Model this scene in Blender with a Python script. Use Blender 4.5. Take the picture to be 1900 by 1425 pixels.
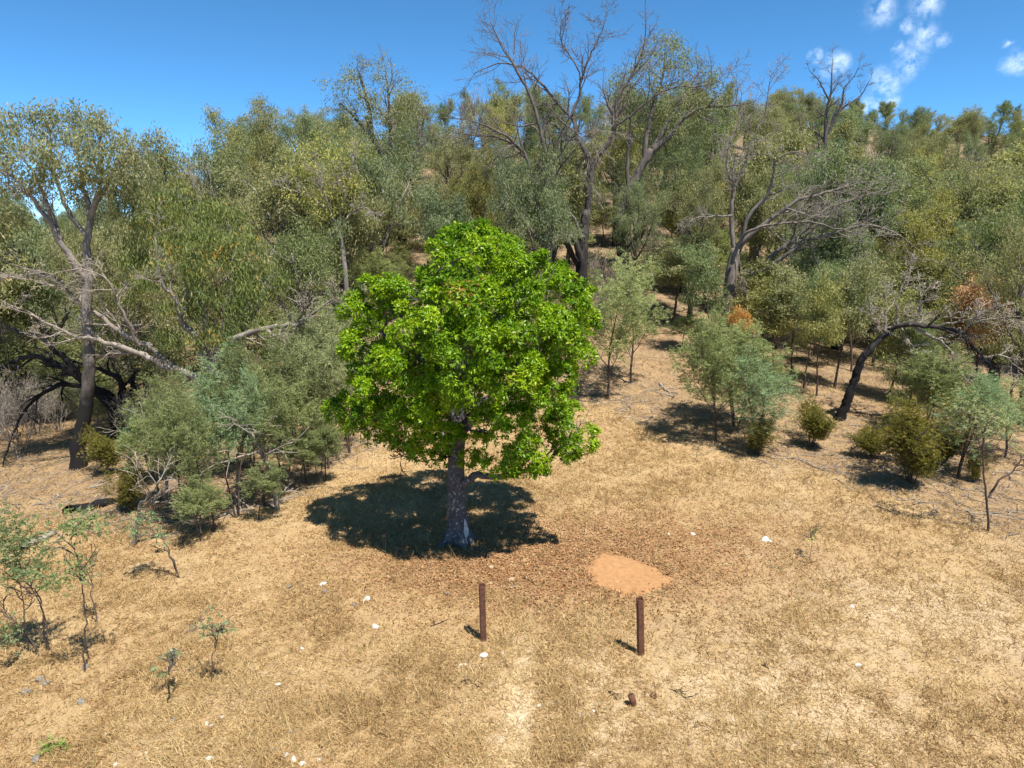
import bpy, math
import numpy as np

# ------------------------------------------------------------------ camera, sky, sun, exposure
for o in list(bpy.data.objects): bpy.data.objects.remove(o)
SC = bpy.context.scene
COL = SC.collection
PITCH, CAMZ, FPX = math.radians(12.0), 7.4, 1319.0
cam = bpy.data.cameras.new('camera'); cam.sensor_width = 36.0; cam.lens = 36.0*FPX/1900.0
cam.clip_start = 0.1; cam.clip_end = 6000
camo = bpy.data.objects.new('camera', cam); COL.objects.link(camo)
camo.location = (0, 0, CAMZ); camo.rotation_euler = (math.pi/2-PITCH, 0, 0)
SC.camera = camo

SUN_EL, SUN_AZ = math.radians(65), math.radians(141.7)      # azimuth clockwise from +Y
sun = bpy.data.lights.new('sun', 'SUN'); sun.energy = 4.8; sun.angle = math.radians(0.53); sun.color = (1.0, 0.955, 0.88)
suno = bpy.data.objects.new('sun', sun); COL.objects.link(suno)
from mathutils import Vector
to_sun = Vector((math.cos(SUN_EL)*math.sin(SUN_AZ), math.cos(SUN_EL)*math.cos(SUN_AZ), math.sin(SUN_EL)))
suno.rotation_euler = to_sun.to_track_quat('Z', 'Y').to_euler(); suno.location = (20, -30, 60)

W = bpy.data.worlds.new('World'); SC.world = W; W.use_nodes = True
nt = W.node_tree; nt.nodes.clear()
def wn(t, **k):
    n = nt.nodes.new(t)
    for a, b in k.items(): setattr(n, a, b)
    return n
wl = nt.links.new
sky = wn('ShaderNodeTexSky', sky_type='NISHITA', sun_disc=False, sun_elevation=SUN_EL, sun_rotation=SUN_AZ,
         altitude=8000, air_density=1.0, dust_density=0.0, ozone_density=3.0)
hs = wn('ShaderNodeHueSaturation'); hs.inputs['Saturation'].default_value = 1.17; hs.inputs['Value'].default_value = 1.0
hs.inputs['Hue'].default_value = 0.488
wl(sky.outputs[0], hs.inputs['Color'])
# small fair-weather clouds: soft blobs broken up by noise, in sky directions
tc = wn('ShaderNodeTexCoord')
CLOUDS = [(1635,20,34),(1720,8,30),(1715,70,30),(1690,45,16),(1550,120,26),(1515,102,16),(1640,150,34),(1685,118,30),(1620,195,32),(1890,112,26),
          (1665,90,14),(1750,75,16),(1870,75,10),(1660,185,18)]
def pxdir(px, py):
    u, v = (px-950)/FPX, (712.5-py)/FPX
    d = np.array([u, math.cos(PITCH)+v*math.sin(PITCH), -math.sin(PITCH)+v*math.cos(PITCH)])
    return d/np.linalg.norm(d)
n1 = wn('ShaderNodeTexNoise'); n1.inputs['Scale'].default_value = 22; n1.inputs['Detail'].default_value = 9; n1.inputs['Roughness'].default_value = 0.62
wl(tc.outputs['Generated'], n1.inputs['Vector'])
wv = wn('ShaderNodeVectorMath', operation='MULTIPLY_ADD'); wv.inputs[1].default_value = (0.035,)*3; wl(n1.outputs['Color'], wv.inputs[0]); wl(tc.outputs['Generated'], wv.inputs[2])
acc = None
for px, py, rp in CLOUDS:
    d = pxdir(px, py)+np.array([.0175]*3)
    ds = wn('ShaderNodeVectorMath', operation='DISTANCE'); ds.inputs[1].default_value = d; wl(wv.outputs[0], ds.inputs[0])
    mr = wn('ShaderNodeMapRange', interpolation_type='SMOOTHSTEP'); mr.inputs[1].default_value = rp*.98/FPX; mr.inputs[2].default_value = 0; mr.inputs[3].default_value = 0; mr.inputs[4].default_value = 1
    wl(ds.outputs['Value'], mr.inputs[0])
    if acc is None: acc = mr
    else:
        mx = wn('ShaderNodeMath', operation='MAXIMUM'); wl(acc.outputs[0], mx.inputs[0]); wl(mr.outputs[0], mx.inputs[1]); acc = mx
n2 = wn('ShaderNodeTexNoise'); n2.inputs['Scale'].default_value = 55; n2.inputs['Detail'].default_value = 10; n2.inputs['Roughness'].default_value = 0.66
wl(tc.outputs['Generated'], n2.inputs['Vector'])
cr = wn('ShaderNodeMapRange'); cr.inputs[1].default_value = 0.38; cr.inputs[2].default_value = 0.74; wl(n2.outputs['Fac'], cr.inputs[0])
cm = wn('ShaderNodeMath', operation='MULTIPLY'); wl(acc.outputs[0], cm.inputs[0]); wl(cr.outputs[0], cm.inputs[1])
cm2 = wn('ShaderNodeMath', operation='MULTIPLY', use_clamp=True); cm2.inputs[1].default_value = .6; wl(cm.outputs[0], cm2.inputs[0])
mixc = wn('ShaderNodeMix', data_type='RGBA'); mixc.inputs[7].default_value = (6.8, 7.3, 8.0, 1)
wl(cm2.outputs[0], mixc.inputs[0]); wl(hs.outputs[0], mixc.inputs[6])
bg = wn('ShaderNodeBackground'); bg.inputs['Strength'].default_value = 0.145; wl(mixc.outputs[2], bg.inputs['Color'])
wo = wn('ShaderNodeOutputWorld'); wl(bg.outputs[0], wo.inputs['Surface'])
SC.view_settings.view_transform = 'Standard'; SC.view_settings.look = 'None'; SC.view_settings.gamma = 1; SC.view_settings.exposure = 0.92
SC.render.engine = 'CYCLES'
SC.cycles.max_bounces = 4; SC.cycles.diffuse_bounces = 3; SC.cycles.transmission_bounces = 2; SC.cycles.glossy_bounces = 1

# ------------------------------------------------------------------ helpers
UP = np.array([0., 0., 1.])
def nrm(v): return v/(np.linalg.norm(v, axis=-1, keepdims=True)+1e-9)
def I_(r, a, b): return np.where(r < a, 0, np.where(r < b, (r-a)**2/(2*(b-a)), (b-a)/2+(r-b)))
def sst(x, a, b):
    t = np.clip((x-a)/(b-a), 0, 1); return t*t*(3-2*t)
def G(x, y):                                     # terrain height: a spur running up into a hill, a farther ridge to the right
    x = np.asarray(x, float); y = np.asarray(y, float)
    yy = np.maximum(y, 2.0)
    r = np.hypot(x*np.clip(y/20, .3, 1), yy); az = np.degrees(np.arctan2(x, np.maximum(yy, 8)))
    smax = np.interp(az, [-60,-40,-30,-20,-8,10,20,30,60], [0,.01,.05,.205,.29,.285,.215,.165,.16])
    rmax = np.interp(az, [-60,-20,0,10,18,25,60], [60,72,84,92,140,210,230])
    P = .03*r+(smax-.03)*I_(r, 18, 55)-(smax+.1)*I_(r, rmax, rmax+60)+.1*I_(r, rmax+120, rmax+180)
    P = np.maximum(P, -6)
    f = np.exp(-(np.maximum(y, 0)/70)**2)
    conv = np.minimum(.03*np.maximum(0, -x-4)**1.5, 2.2)*f+np.minimum(.014*np.maximum(0, x-5)**1.5, 1.3)*f
    bump = .05*np.sin(x*.9+1.3*np.sin(y*.5))*np.cos(y*.7+.6)+.03*np.sin(x*2.3+y*1.7)*np.sin(y*2.1-x)
    return P-.36-conv+bump
def ground_at(px, py):
    d = pxdir(px, py); t = np.concatenate([np.linspace(4, 80, 1500), np.linspace(80, 400, 1500)])
    X, Y, Z = d[0]*t, d[1]*t, CAMZ+d[2]*t
    k = np.argmax(Z < G(X, Y)); 
    if Z[k] >= G(X[k], Y[k]): k = 1200
    return np.array([X[k], Y[k], float(G(X[k], Y[k]))])
def at_depth(px, py, Y):
    d = pxdir(px, py); t = Y/d[1]; return np.array([d[0]*t, Y, CAMZ+d[2]*t])
def mpp(Y): return Y/math.cos(PITCH)/FPX*1.0     # metres per photo pixel near depth Y

def mesh_from(name, V, F, mat, tint=None, smooth=False):
    V = np.asarray(V, np.float32); F = np.asarray(F, np.int32); n, k = F.shape
    me = bpy.data.meshes.new(name)
    me.vertices.add(len(V)); me.vertices.foreach_set('co', V.ravel())
    me.loops.add(n*k); me.loops.foreach_set('vertex_index', F.ravel())
    me.polygons.add(n); me.polygons.foreach_set('loop_start', np.arange(n, dtype=np.int32)*k)
    if smooth: me.polygons.foreach_set('use_smooth', np.ones(n, bool))
    me.update(calc_edges=True)
    if tint is not None:
        a = me.attributes.new('tint', 'FLOAT', 'FACE'); a.data.foreach_set('value', np.asarray(tint, np.float32))
    me.materials.append(mat); return me
def link(name, me, parent=None, color=None, kind=None):
    o = bpy.data.objects.new(name, me); COL.objects.link(o)
    if parent is not None: o.parent = parent
    if color is not None: o.color = (*color, 1)
    if kind: o['kind'] = kind
    return o
def tag(o, label, cat, group=None):
    o['label'] = label; o['category'] = cat
    if group: o['group'] = group
    return o
def empty(name, loc, rz=0, sc=(1, 1, 1)):
    o = bpy.data.objects.new(name, None); COL.objects.link(o); o.location = loc; o.rotation_euler = (0, 0, rz); o.scale = sc; o.empty_display_size = .2
    return o

class Tubes:
    def __init__(s): s.V, s.F, s.T, s.n = [], [], [], 0
    def add(s, pts, rad, sides=5, tint=.5, cap=True):
        P = np.asarray(pts, float); R = np.asarray(rad, float); m = len(P)
        T = np.gradient(P, axis=0); T = nrm(T)
        mt = nrm(P[-1]-P[0]); ref = np.eye(3)[np.argmin(np.abs(mt))]
        U = nrm(np.cross(T, ref)); Vv = np.cross(T, U)
        a = np.arange(sides)*2*math.pi/sides
        ring = P[:, None]+R[:, None, None]*(np.cos(a)[None, :, None]*U[:, None]+np.sin(a)[None, :, None]*Vv[:, None])
        i = np.arange(m-1)[:, None]*sides; j = np.arange(sides)[None]; j2 = (j+1) % sides
        F = np.stack([i+j, i+j2, i+sides+j2, i+sides+j], -1).reshape(-1, 4)+s.n
        s.V.append(ring.reshape(-1, 3)); s.F.append(F); s.T.append(np.full(len(F), tint)); s.n += m*sides
        if cap:
            c = np.arange(sides)+(m-1)*sides+s.n-m*sides
            s.V.append(P[-1:]); 
            f = np.stack([c, np.roll(c, -1), np.full(sides, s.n), np.full(sides, s.n)], -1)[:, [0, 1, 2]]
            # quads only: degenerate-free by pairing around the tip
            q = np.stack([c, np.roll(c, -1), np.full(sides, s.n), c], -1)[:0]
            s.tri = getattr(s, 'tri', []); s.tri.append(f); s.n += 1
    def mesh(s, name, mat, smooth=True):
        V = np.concatenate(s.V); F = np.concatenate(s.F); T = np.concatenate(s.T)
        # split quads to triangles so caps can join
        A = np.concatenate([F[:, [0, 1, 2]], F[:, [0, 2, 3]]]+getattr(s, 'tri', []))
        TT = np.concatenate([T, T, np.full(len(A)-2*len(F), .5)])
        return mesh_from(name, V, A, mat, TT, smooth)

def leafquads(P, D, L, Wd, rng, side=None):
    n = len(P)
    if side is None: side = nrm(np.cross(D, rng.normal(size=(n, 3))))
    L = np.broadcast_to(L, n)[:, None]; Wd = np.broadcast_to(Wd, n)[:, None]
    V = np.stack([P, P+D*L*.42+side*Wd*.5, P+D*L, P+D*L*.42-side*Wd*.5], 1).reshape(-1, 3)
    return V, np.arange(4*n).reshape(n, 4)

def rot_about(d, ax, ang):
    return d*math.cos(ang)+np.cross(ax, d)*math.sin(ang)+ax*np.dot(ax, d)*(1-math.cos(ang))
def grow(rng, p, d, L, r, lvl, Q, tubes, tips):
    n = Q['n'][lvl]; seg = L/n; pts = [p]; ds = [d]
    for i in range(n):
        d = d+rng.normal(0, Q['wob'][lvl], 3)+UP*Q['trop'][lvl]; d = d/np.linalg.norm(d)
        p = p+d*seg; pts.append(p); ds.append(d)
    r1 = max(r*Q['taper'][lvl], Q['rmin'])
    rad = np.linspace(r, r1, n+1)
    tubes.append((lvl, np.array(pts), rad))
    if lvl == Q['max']:
        tips.append((pts[-1], d)); tips.append((pts[n//2+1], d)); return
    k = Q['kids'][lvl]; st = Q['start'][lvl]; a0 = rng.uniform(0, 6.28)
    for j in range(k):
        t = st+(1-st)*(j+.5+rng.uniform(-.3, .3))/k
        if j == k-1: t = 1.0
        f = t*n; i = min(int(f), n-1); f -= i
        q = pts[i]*(1-f)+pts[i+1]*f; dd = ds[i+1]
        ax = nrm(np.cross(dd, rng.normal(size=3))); ax = rot_about(ax, dd, 0)
        a0 += 2.4
        base_ax = nrm(np.cross(dd, np.array([math.cos(a0), math.sin(a0), .2])))
        ang = math.radians(rng.uniform(*Q['ang'][lvl]))*(.5 if j == k-1 else 1)
        cd = rot_about(dd, base_ax, ang)
        cl = L*Q['len'][lvl]*rng.uniform(.75, 1.2)*(1.15-.45*t)
        rr = (r+(r1-r)*t)*Q['rk'][lvl]
        grow(rng, q, cd, cl, max(rr, Q['rmin']), lvl+1, Q, tubes, tips)

# ------------------------------------------------------------------ materials
def newmat(name):
    m = bpy.data.materials.new(name); m.use_nodes = True; t = m.node_tree; t.nodes.clear(); return m, t
def N(t, typ, **k):
    n = t.nodes.new(typ)
    for a, b in k.items(): setattr(n, a, b)
    return n
def ramp(t, stops, fac):
    r = N(t, 'ShaderNodeValToRGB'); e = r.color_ramp.elements
    while len(e) < len(stops): e.new(.5)
    for i, (p, c) in enumerate(stops): e[i].position = p; e[i].color = (*c, 1)
    t.links.new(fac, r.inputs[0]); return r.outputs[0]
def mixc_(t, fac, a, b, blend='MIX'):
    m = N(t, 'ShaderNodeMix', data_type='RGBA', blend_type=blend)
    for s, v in ((0, fac), (6, a), (7, b)):
        if hasattr(v, 'is_output'): t.links.new(v, m.inputs[s])
        else: m.inputs[s].default_value = v if s == 0 else (*v, 1)
    return m.outputs[2]
def attr(t, name):
    a = N(t, 'ShaderNodeAttribute'); a.attribute_name = name; return a.outputs['Fac']
def noise(t, scale, detail=4, rough=.55, vec=None, coord='Object'):
    n = N(t, 'ShaderNodeTexNoise'); n.inputs['Scale'].default_value = scale; n.inputs['Detail'].default_value = detail; n.inputs['Roughness'].default_value = rough
    if vec is None:
        c = N(t, 'ShaderNodeTexCoord'); vec = c.outputs[coord]
    t.links.new(vec, n.inputs['Vector']); return n.outputs['Fac']
def leafmat(name, stops, trans=.3, rough=.5, spec=.4):
    m, t = newmat(name); L = t.links.new
    col = ramp(t, stops, attr(t, 'tint'))
    oi = N(t, 'ShaderNodeObjectInfo')
    col = mixc_(t, 1.0, col, oi.outputs['Color'], 'MULTIPLY')
    if spec > 0:
        p = N(t, 'ShaderNodeBsdfPrincipled'); p.inputs['Roughness'].default_value = rough; p.inputs['Specular IOR Level'].default_value = spec
        L(col, p.inputs['Base Color'])
    else:
        p = N(t, 'ShaderNodeBsdfDiffuse'); L(col, p.inputs['Color'])
    tr = N(t, 'ShaderNodeBsdfTranslucent'); L(mixc_(t, 1.0, col, (1.15, 1.25, .55), 'MULTIPLY'), tr.inputs['Color'])
    mx = N(t, 'ShaderNodeMixShader'); mx.inputs[0].default_value = trans; L(p.outputs[0], mx.inputs[1]); L(tr.outputs[0], mx.inputs[2])
    o = N(t, 'ShaderNodeOutputMaterial'); L(mx.outputs[0], o.inputs['Surface']); return m
def barkmat(name, pale, dark, char=None, char_z=(0.5, 3.0), scale=6, rough=.9):
    m, t = newmat(name); L = t.links.new
    tcn = N(t, 'ShaderNodeTexCoord'); mp = N(t, 'ShaderNodeMapping'); mp.inputs['Scale'].default_value = (1, 1, .22); L(tcn.outputs['Object'], mp.inputs['Vector'])
    nf = noise(t, scale, 6, .65, mp.outputs[0]); nb = noise(t, 1.6, 3, .5, tcn.outputs['Object'])
    mr = N(t, 'ShaderNodeMapRange'); mr.inputs[1].default_value = .3; mr.inputs[2].default_value = .7; L(nf, mr.inputs[0])
    col = mixc_(t, mr.outputs[0], dark, pale)
    ad = N(t, 'ShaderNodeMath', operation='MULTIPLY_ADD'); ad.inputs[1].default_value = .5; ad.inputs[2].default_value = .75; L(attr(t, 'tint'), ad.inputs[0])
    col = mixc_(t, 1.0, col, ad.outputs[0], 'MULTIPLY')
    if char is not None:      # fire-blackened bark at the foot, ragged edge
        sp = N(t, 'ShaderNodeSeparateXYZ'); L(tcn.outputs['Object'], sp.inputs[0])
        s2 = N(t, 'ShaderNodeMath', operation='MULTIPLY_ADD'); s2.inputs[1].default_value = -4.0; L(nb, s2.inputs[0]); L(sp.outputs['Z'], s2.inputs[2])
        m3 = N(t, 'ShaderNodeMapRange'); m3.inputs[1].default_value = char_z[0]-2; m3.inputs[2].default_value = char_z[1]-2; m3.inputs[3].default_value = 1; m3.inputs[4].default_value = 0
        L(s2.outputs[0], m3.inputs[0])
        col = mixc_(t, m3.outputs[0], col, char)
    p = N(t, 'ShaderNodeBsdfPrincipled'); p.inputs['Roughness'].default_value = rough; p.inputs['Specular IOR Level'].default_value = .2; L(col, p.inputs['Base Color'])
    b = N(t, 'ShaderNodeBump'); b.inputs['Strength'].default_value = .5; b.inputs['Distance'].default_value = .03; L(nf, b.inputs['Height']); L(b.outputs[0], p.inputs['Normal'])
    o = N(t, 'ShaderNodeOutputMaterial'); L(p.outputs[0], o.inputs['Surface']); return m

M = {}
M['kurra'] = leafmat('kurrajong_leaf', [(0, (.07,.15,.004)), (.4, (.165,.29,.006)), (.75, (.28,.41,.009)), (.93, (.37,.45,.016)), (1, (.36,.18,.05))], .32, .42, .3)
M['gum'] = leafmat('gum_leaf', [(0, (.16,.175,.09)), (.45, (.285,.285,.16)), (.8, (.41,.39,.24)), (.94, (.50,.43,.25)), (1, (.42,.27,.14))], .38, .45, 0)
M['gumw'] = leafmat('drooping_gum_leaf', [(0, (.10,.135,.045)), (.4, (.20,.235,.085)), (.76, (.31,.32,.135)), (.88, (.42,.29,.09)), (1, (.44,.22,.05))], .28, .42, 0)
M['wattle'] = leafmat('wattle_leaf', [(0, (.14,.17,.075)), (.5, (.255,.275,.13)), (1, (.39,.395,.205))], .35, .6, 0)
M['shrub'] = leafmat('shrub_leaf', [(0, (.085,.09,.022)), (.5, (.165,.155,.035)), (1, (.28,.22,.055))], .28, .55, 0)
M['brown'] = leafmat('dead_leaf', [(0, (.40,.23,.13)), (.5, (.58,.36,.21)), (1, (.70,.48,.31))], .3, .6, 0)
M['gbark'] = barkmat('gum_bark', (.22,.18,.145), (.075,.06,.05), (.02,.018,.017), (.6, 3.6))
M['pbark'] = barkmat('pale_gum_bark', (.34,.295,.25), (.13,.11,.095), (.03,.025,.023), (1.0, 3.4))
M['burnt'] = barkmat('burnt_bark', (.19,.16,.14), (.055,.045,.04), (.013,.012,.012), (2.0, 7.0))
M['dead'] = barkmat('grey_dead_wood', (.37,.315,.255), (.14,.115,.092))
M['grey'] = barkmat('weathered_grey_wood', (.27,.23,.19), (.095,.08,.066))
M['lbark'] = barkmat('pale_bark_with_charred_foot', (.36,.31,.255), (.14,.118,.098), (.016,.014,.013), (2.4, 5.2))
M['stem'] = barkmat('sapling_bark', (.15,.11,.085), (.06,.045,.038))
M['kbark'] = None

# ------------------------------------------------------------------ ground
EDGE = np.array([ground_at(*p)[:2] for p in [(0,940),(150,955),(300,980),(430,960),(560,905),(680,830),(800,780),(960,750),(1120,742),(1250,800),(1400,850),(1550,880),(1700,930),(1899,1000)]])
EDGE = EDGE[np.argsort(EDGE[:, 0])]
def edge_y(x): return np.interp(x, EDGE[:, 0], EDGE[:, 1])
TREE = ground_at(850, 1003)
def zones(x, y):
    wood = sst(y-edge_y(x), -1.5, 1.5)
    c = ground_at(985, 1060)
    red = np.exp(-(((x-c[0])/4.2)**2+((y-c[1])/1.7)**2)**.9)+.5*np.exp(-(((x-c[0]-3.5)/3.5)**2+((y-c[1]-1.8)/2.0)**2))
    red = np.clip(red*1.15, 0, 1)
    track = np.exp(-((x-np.interp(y, [8, 13], [-.1, .35]))/.28)**2)+.7*np.exp(-((x-np.interp(y, [8, 13], [1.15, 1.55]))/.3)**2)
    track = track*sst(13-y, -1, 2)
    pale = np.clip(track*1.0+np.exp(-(((x-4.2)/2.6)**2+((y-10.2)/1.5)**2))*.9+.7*np.exp(-(((x-8)/3)**2+((y-13)/1.6)**2)), 0, 1)
    return wood, red, pale
def axis(segs):
    out = []
    for a, b, s in segs: out.append(np.arange(a, b, s))
    return np.concatenate(out+[[segs[-1][1]]])
gx = axis([(-3000,-400,260),(-400,-90,16),(-90,-30,2.5),(-30,-17,.6),(-17,19,.17),(19,32,.6),(32,120,2.5),(120,420,14),(420,3000,260)])
gy = axis([(-300,-20,40),(-20,5,2.5),(5,31,.17),(31,60,.6),(60,240,3),(240,520,14),(520,3400,240)])
XX, YY = np.meshgrid(gx, gy)
ZZ = G(XX, YY)
rg = np.random.default_rng(3)
near = np.exp(-((np.hypot(XX, YY-14))/22)**4)
ZZ = ZZ+rg.normal(0, .014, ZZ.shape)*near
V = np.stack([XX, YY, ZZ], -1).reshape(-1, 3); nx = len(gx)
ii = (np.arange(len(gy)-1)[:, None]*nx+np.arange(nx-1)[None]).ravel()
F = np.stack([ii, ii+1, ii+1+nx, ii+nx], -1)

m, t = newmat('dry_grass_ground'); L = t.links.new
tcn = N(t, 'ShaderNodeTexCoord'); ov = tcn.outputs['Object']
big = noise(t, .35, 5, .6, ov); mid = noise(t, 2.2, 6, .65, ov); fine = noise(t, 26, 6, .7, ov); vf = noise(t, 90, 4, .7, ov)
def mr_(fac, a, b, c=0, d=1):
    r = N(t, 'ShaderNodeMapRange'); r.inputs[1].default_value = a; r.inputs[2].default_value = b; r.inputs[3].default_value = c; r.inputs[4].default_value = d; L(fac, r.inputs[0]); return r.outputs[0]
def mul(a, b):
    r = N(t, 'ShaderNodeMath', operation='MULTIPLY', use_clamp=True); L(a, r.inputs[0])
    if hasattr(b, 'is_output'): L(b, r.inputs[1])
    else: r.inputs[1].default_value = b
    return r.outputs[0]
straw = ramp(t, [(.25, (.26,.165,.08)), (.42, (.36,.24,.118)), (.58, (.43,.305,.155)), (.75, (.52,.39,.215))], fine)
brown = ramp(t, [(.3, (.19,.115,.06)), (.5, (.30,.185,.095)), (.7, (.42,.28,.155))], fine)
col = mixc_(t, mr_(mid, .48, .68), straw, brown)
col = mixc_(t, mul(mr_(big, .5, .72), .5), col, (.37,.29,.195))
pale_c = ramp(t, [(.3, (.40,.30,.18)), (.5, (.54,.43,.28)), (.72, (.66,.55,.38))], fine)
col = mixc_(t, mul(attr(t, 'pale'), mr_(mid, .3, .62)), col, pale_c)
redc = ramp(t, [(.3, (.13,.065,.035)), (.5, (.27,.145,.07)), (.72, (.45,.26,.125))], vf)
col = mixc_(t, mul(attr(t, 'red'), mr_(mid, .28, .55)), col, redc)
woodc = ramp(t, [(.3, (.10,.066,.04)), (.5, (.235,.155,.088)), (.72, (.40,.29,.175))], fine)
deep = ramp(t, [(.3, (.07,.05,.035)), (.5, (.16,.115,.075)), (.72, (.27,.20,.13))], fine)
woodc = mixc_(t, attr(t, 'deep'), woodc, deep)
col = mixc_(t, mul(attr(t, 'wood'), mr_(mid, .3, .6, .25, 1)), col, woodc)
p = N(t, 'ShaderNodeBsdfPrincipled'); p.inputs['Roughness'].default_value = .95; p.inputs['Specular IOR Level'].default_value = .1; L(col, p.inputs['Base Color'])
bp = N(t, 'ShaderNodeBump'); bp.inputs['Strength'].default_value = .8; bp.inputs['Distance'].default_value = .04; L(fine, bp.inputs['Height']); L(bp.outputs[0], p.inputs['Normal'])
o = N(t, 'ShaderNodeOutputMaterial'); L(p.outputs[0], o.inputs['Surface']); M['ground'] = m
gme = mesh_from('ground', V, F, m, None, True)
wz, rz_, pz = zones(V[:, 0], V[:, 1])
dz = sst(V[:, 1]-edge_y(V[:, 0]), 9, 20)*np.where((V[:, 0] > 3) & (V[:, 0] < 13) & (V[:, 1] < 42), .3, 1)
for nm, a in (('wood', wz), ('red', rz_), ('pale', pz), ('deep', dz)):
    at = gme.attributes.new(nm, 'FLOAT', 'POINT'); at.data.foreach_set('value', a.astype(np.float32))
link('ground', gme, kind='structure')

# bare earth patch beside the post
m, t = newmat('bare_earth'); L = t.links.new
f1 = noise(t, 9, 6, .6); c = ramp(t, [(.3, (.29,.145,.056)), (.6, (.36,.19,.078)), (.8, (.42,.24,.115))], f1)
p = N(t, 'ShaderNodeBsdfPrincipled'); p.inputs['Roughness'].default_value = .95; L(c, p.inputs['Base Color'])
bp = N(t, 'ShaderNodeBump'); bp.inputs['Strength'].default_value = .4; bp.inputs['Distance'].default_value = .02; L(noise(t, 30, 6, .7), bp.inputs['Height']); L(bp.outputs[0], p.inputs['Normal'])
o = N(t, 'ShaderNodeOutputMaterial'); L(p.outputs[0], o.inputs['Surface']); M['earth'] = m
PATCH = np.array([ground_at(*q)[:2] for q in [(1092,1040),(1118,1026),(1155,1030),(1200,1048),(1235,1066),(1256,1079),(1225,1092),(1205,1107),(1170,1109),(1135,1100),(1102,1088),(1086,1062)]])
rp = np.random.default_rng(12)
pc = PATCH.mean(0); ring = []
for i in range(len(PATCH)):
    a, b = PATCH[i], PATCH[(i+1) % len(PATCH)]
    for k in range(8): ring.append(a+(b-a)*k/8+rp.normal(0, .035, 2))
ring = np.array(ring); ring = ring[np.argsort(np.arctan2(ring[:, 1]-pc[1], ring[:, 0]-pc[0]))]; nr = len(ring); rows = []
for s in np.linspace(0, 1, 9)[1:]:
    q = pc+(ring-pc)*s; zz = G(q[:, 0], q[:, 1])+.02*(1-s**3)+np.where(s > .99, -.03, .03)
    rows.append(np.column_stack([q, zz]))
V = np.concatenate([[[*pc, float(G(*pc))+.02]]]+rows); F = []
for k in range(7):
    for j in range(nr):
        F.append([1+k*nr+j, 1+k*nr+(j+1) % nr, 1+(k+1)*nr+(j+1) % nr, 1+(k+1)*nr+j])
F = np.array(F); F = np.concatenate([F[:, [0, 1, 2]], F[:, [0, 2, 3]], np.array([[0, 1+j, 1+(j+1) % nr] for j in range(nr)])])
v0 = V[F[0]]; 
if np.cross(v0[1]-v0[0], v0[2]-v0[0])[2] < 0: F = F[:, ::-1]
F[-nr:] = F[-nr:] if np.cross(V[F[-1]][1]-V[F[-1]][0], V[F[-1]][2]-V[F[-1]][0])[2] > 0 else F[-nr:, ::-1]
link('bare_earth', mesh_from('bare_earth', V, F, M['earth'], None, True), kind='structure')
def in_patch(x, y, grow_=1.0):
    q = pc+(ring-pc)*grow_; inside = np.zeros(len(x), bool); j = nr-1
    for i in range(nr):
        c_ = ((q[i, 1] > y) != (q[j, 1] > y)) & (x < (q[j, 0]-q[i, 0])*(y-q[i, 1])/(q[j, 1]-q[i, 1]+1e-12)+q[i, 0]); inside ^= c_; j = i
    return inside

# ------------------------------------------------------------------ dry grass and litter (stuff)
m, t = newmat('dry_grass_blade'); L = t.links.new
c = ramp(t, [(0, (.21,.12,.05)), (.3, (.38,.245,.105)), (.6, (.53,.375,.175)), (.85, (.66,.52,.28)), (.93, (.32,.32,.12)), (1, (.30,.32,.11))], attr(t, 'tint'))
p = N(t, 'ShaderNodeBsdfPrincipled'); p.inputs['Roughness'].default_value = .75; p.inputs['Specular IOR Level'].default_value = .25; L(c, p.inputs['Base Color'])
tr = N(t, 'ShaderNodeBsdfTranslucent'); L(c, tr.inputs['Color']); mx = N(t, 'ShaderNodeMixShader'); mx.inputs[0].default_value = .25; L(p.outputs[0], mx.inputs[1]); L(tr.outputs[0], mx.inputs[2])
o = N(t, 'ShaderNodeOutputMaterial'); L(mx.outputs[0], o.inputs['Surface']); M['grass'] = m
def pnoise(x, y, f, seed):      # cheap smooth value noise
    r = np.random.default_rng(seed); T = r.random((64, 64)); x = x*f; y = y*f
    xi = np.floor(x).astype(int); yi = np.floor(y).astype(int); u = x-xi; v = y-yi; u = u*u*(3-2*u); v = v*v*(3-2*v)
    g = lambda a, b: T[a % 64, b % 64]
    return (g(xi, yi)*(1-u)+g(xi+1, yi)*u)*(1-v)+(g(xi, yi+1)*(1-u)+g(xi+1, yi+1)*u)*v
r = np.random.default_rng(21)
NB = 900000
rad = np.exp(r.uniform(math.log(6.0), math.log(40.0), NB)); az = r.uniform(-math.radians(45), math.radians(45), NB)
x = rad*np.sin(az); y = rad*np.cos(az)
wz, rz_, pz = zones(x, y)
cl = pnoise(x, y, 1.1, 5)*.6+pnoise(x, y, 4.0, 6)*.4
edge_n = pnoise(x, y, 5.0, 31)*.35
keep = (~in_patch(x, y, .95) | (in_patch(x, y, 1.0) & ~in_patch(x, y, .72) & (r.random(NB) < edge_n))) & (r.random(NB) < (1-.75*wz)*(1-.72*rz_)*(1-.35*pz)*np.clip(.25+1.5*(cl-.2), .15, 1))
x, y, wz, rz_, pz, cl = [a[keep] for a in (x, y, wz, rz_, pz, cl)]; n = len(x)
P = np.column_stack([x, y, G(x, y)+.002])
a = r.uniform(0, 2*math.pi, n)+0; el = np.radians(np.clip(r.normal(24, 22, n), 2, 85))
D = np.column_stack([np.cos(a)*np.cos(el), np.sin(a)*np.cos(el), np.sin(el)])
rr = np.hypot(x, y)
tall = r.random(n) < .012; el = np.where(tall, np.radians(r.uniform(50, 88, n)), el); D = np.column_stack([np.cos(a)*np.cos(el), np.sin(a)*np.cos(el), np.sin(el)])
Ln = r.uniform(.05, .14, n)*(1+.4*(cl > .62))*(1+rr/60)*np.where(tall, 2.1, 1); Wd = r.uniform(.005, .011, n)*(1+rr/18)
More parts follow.
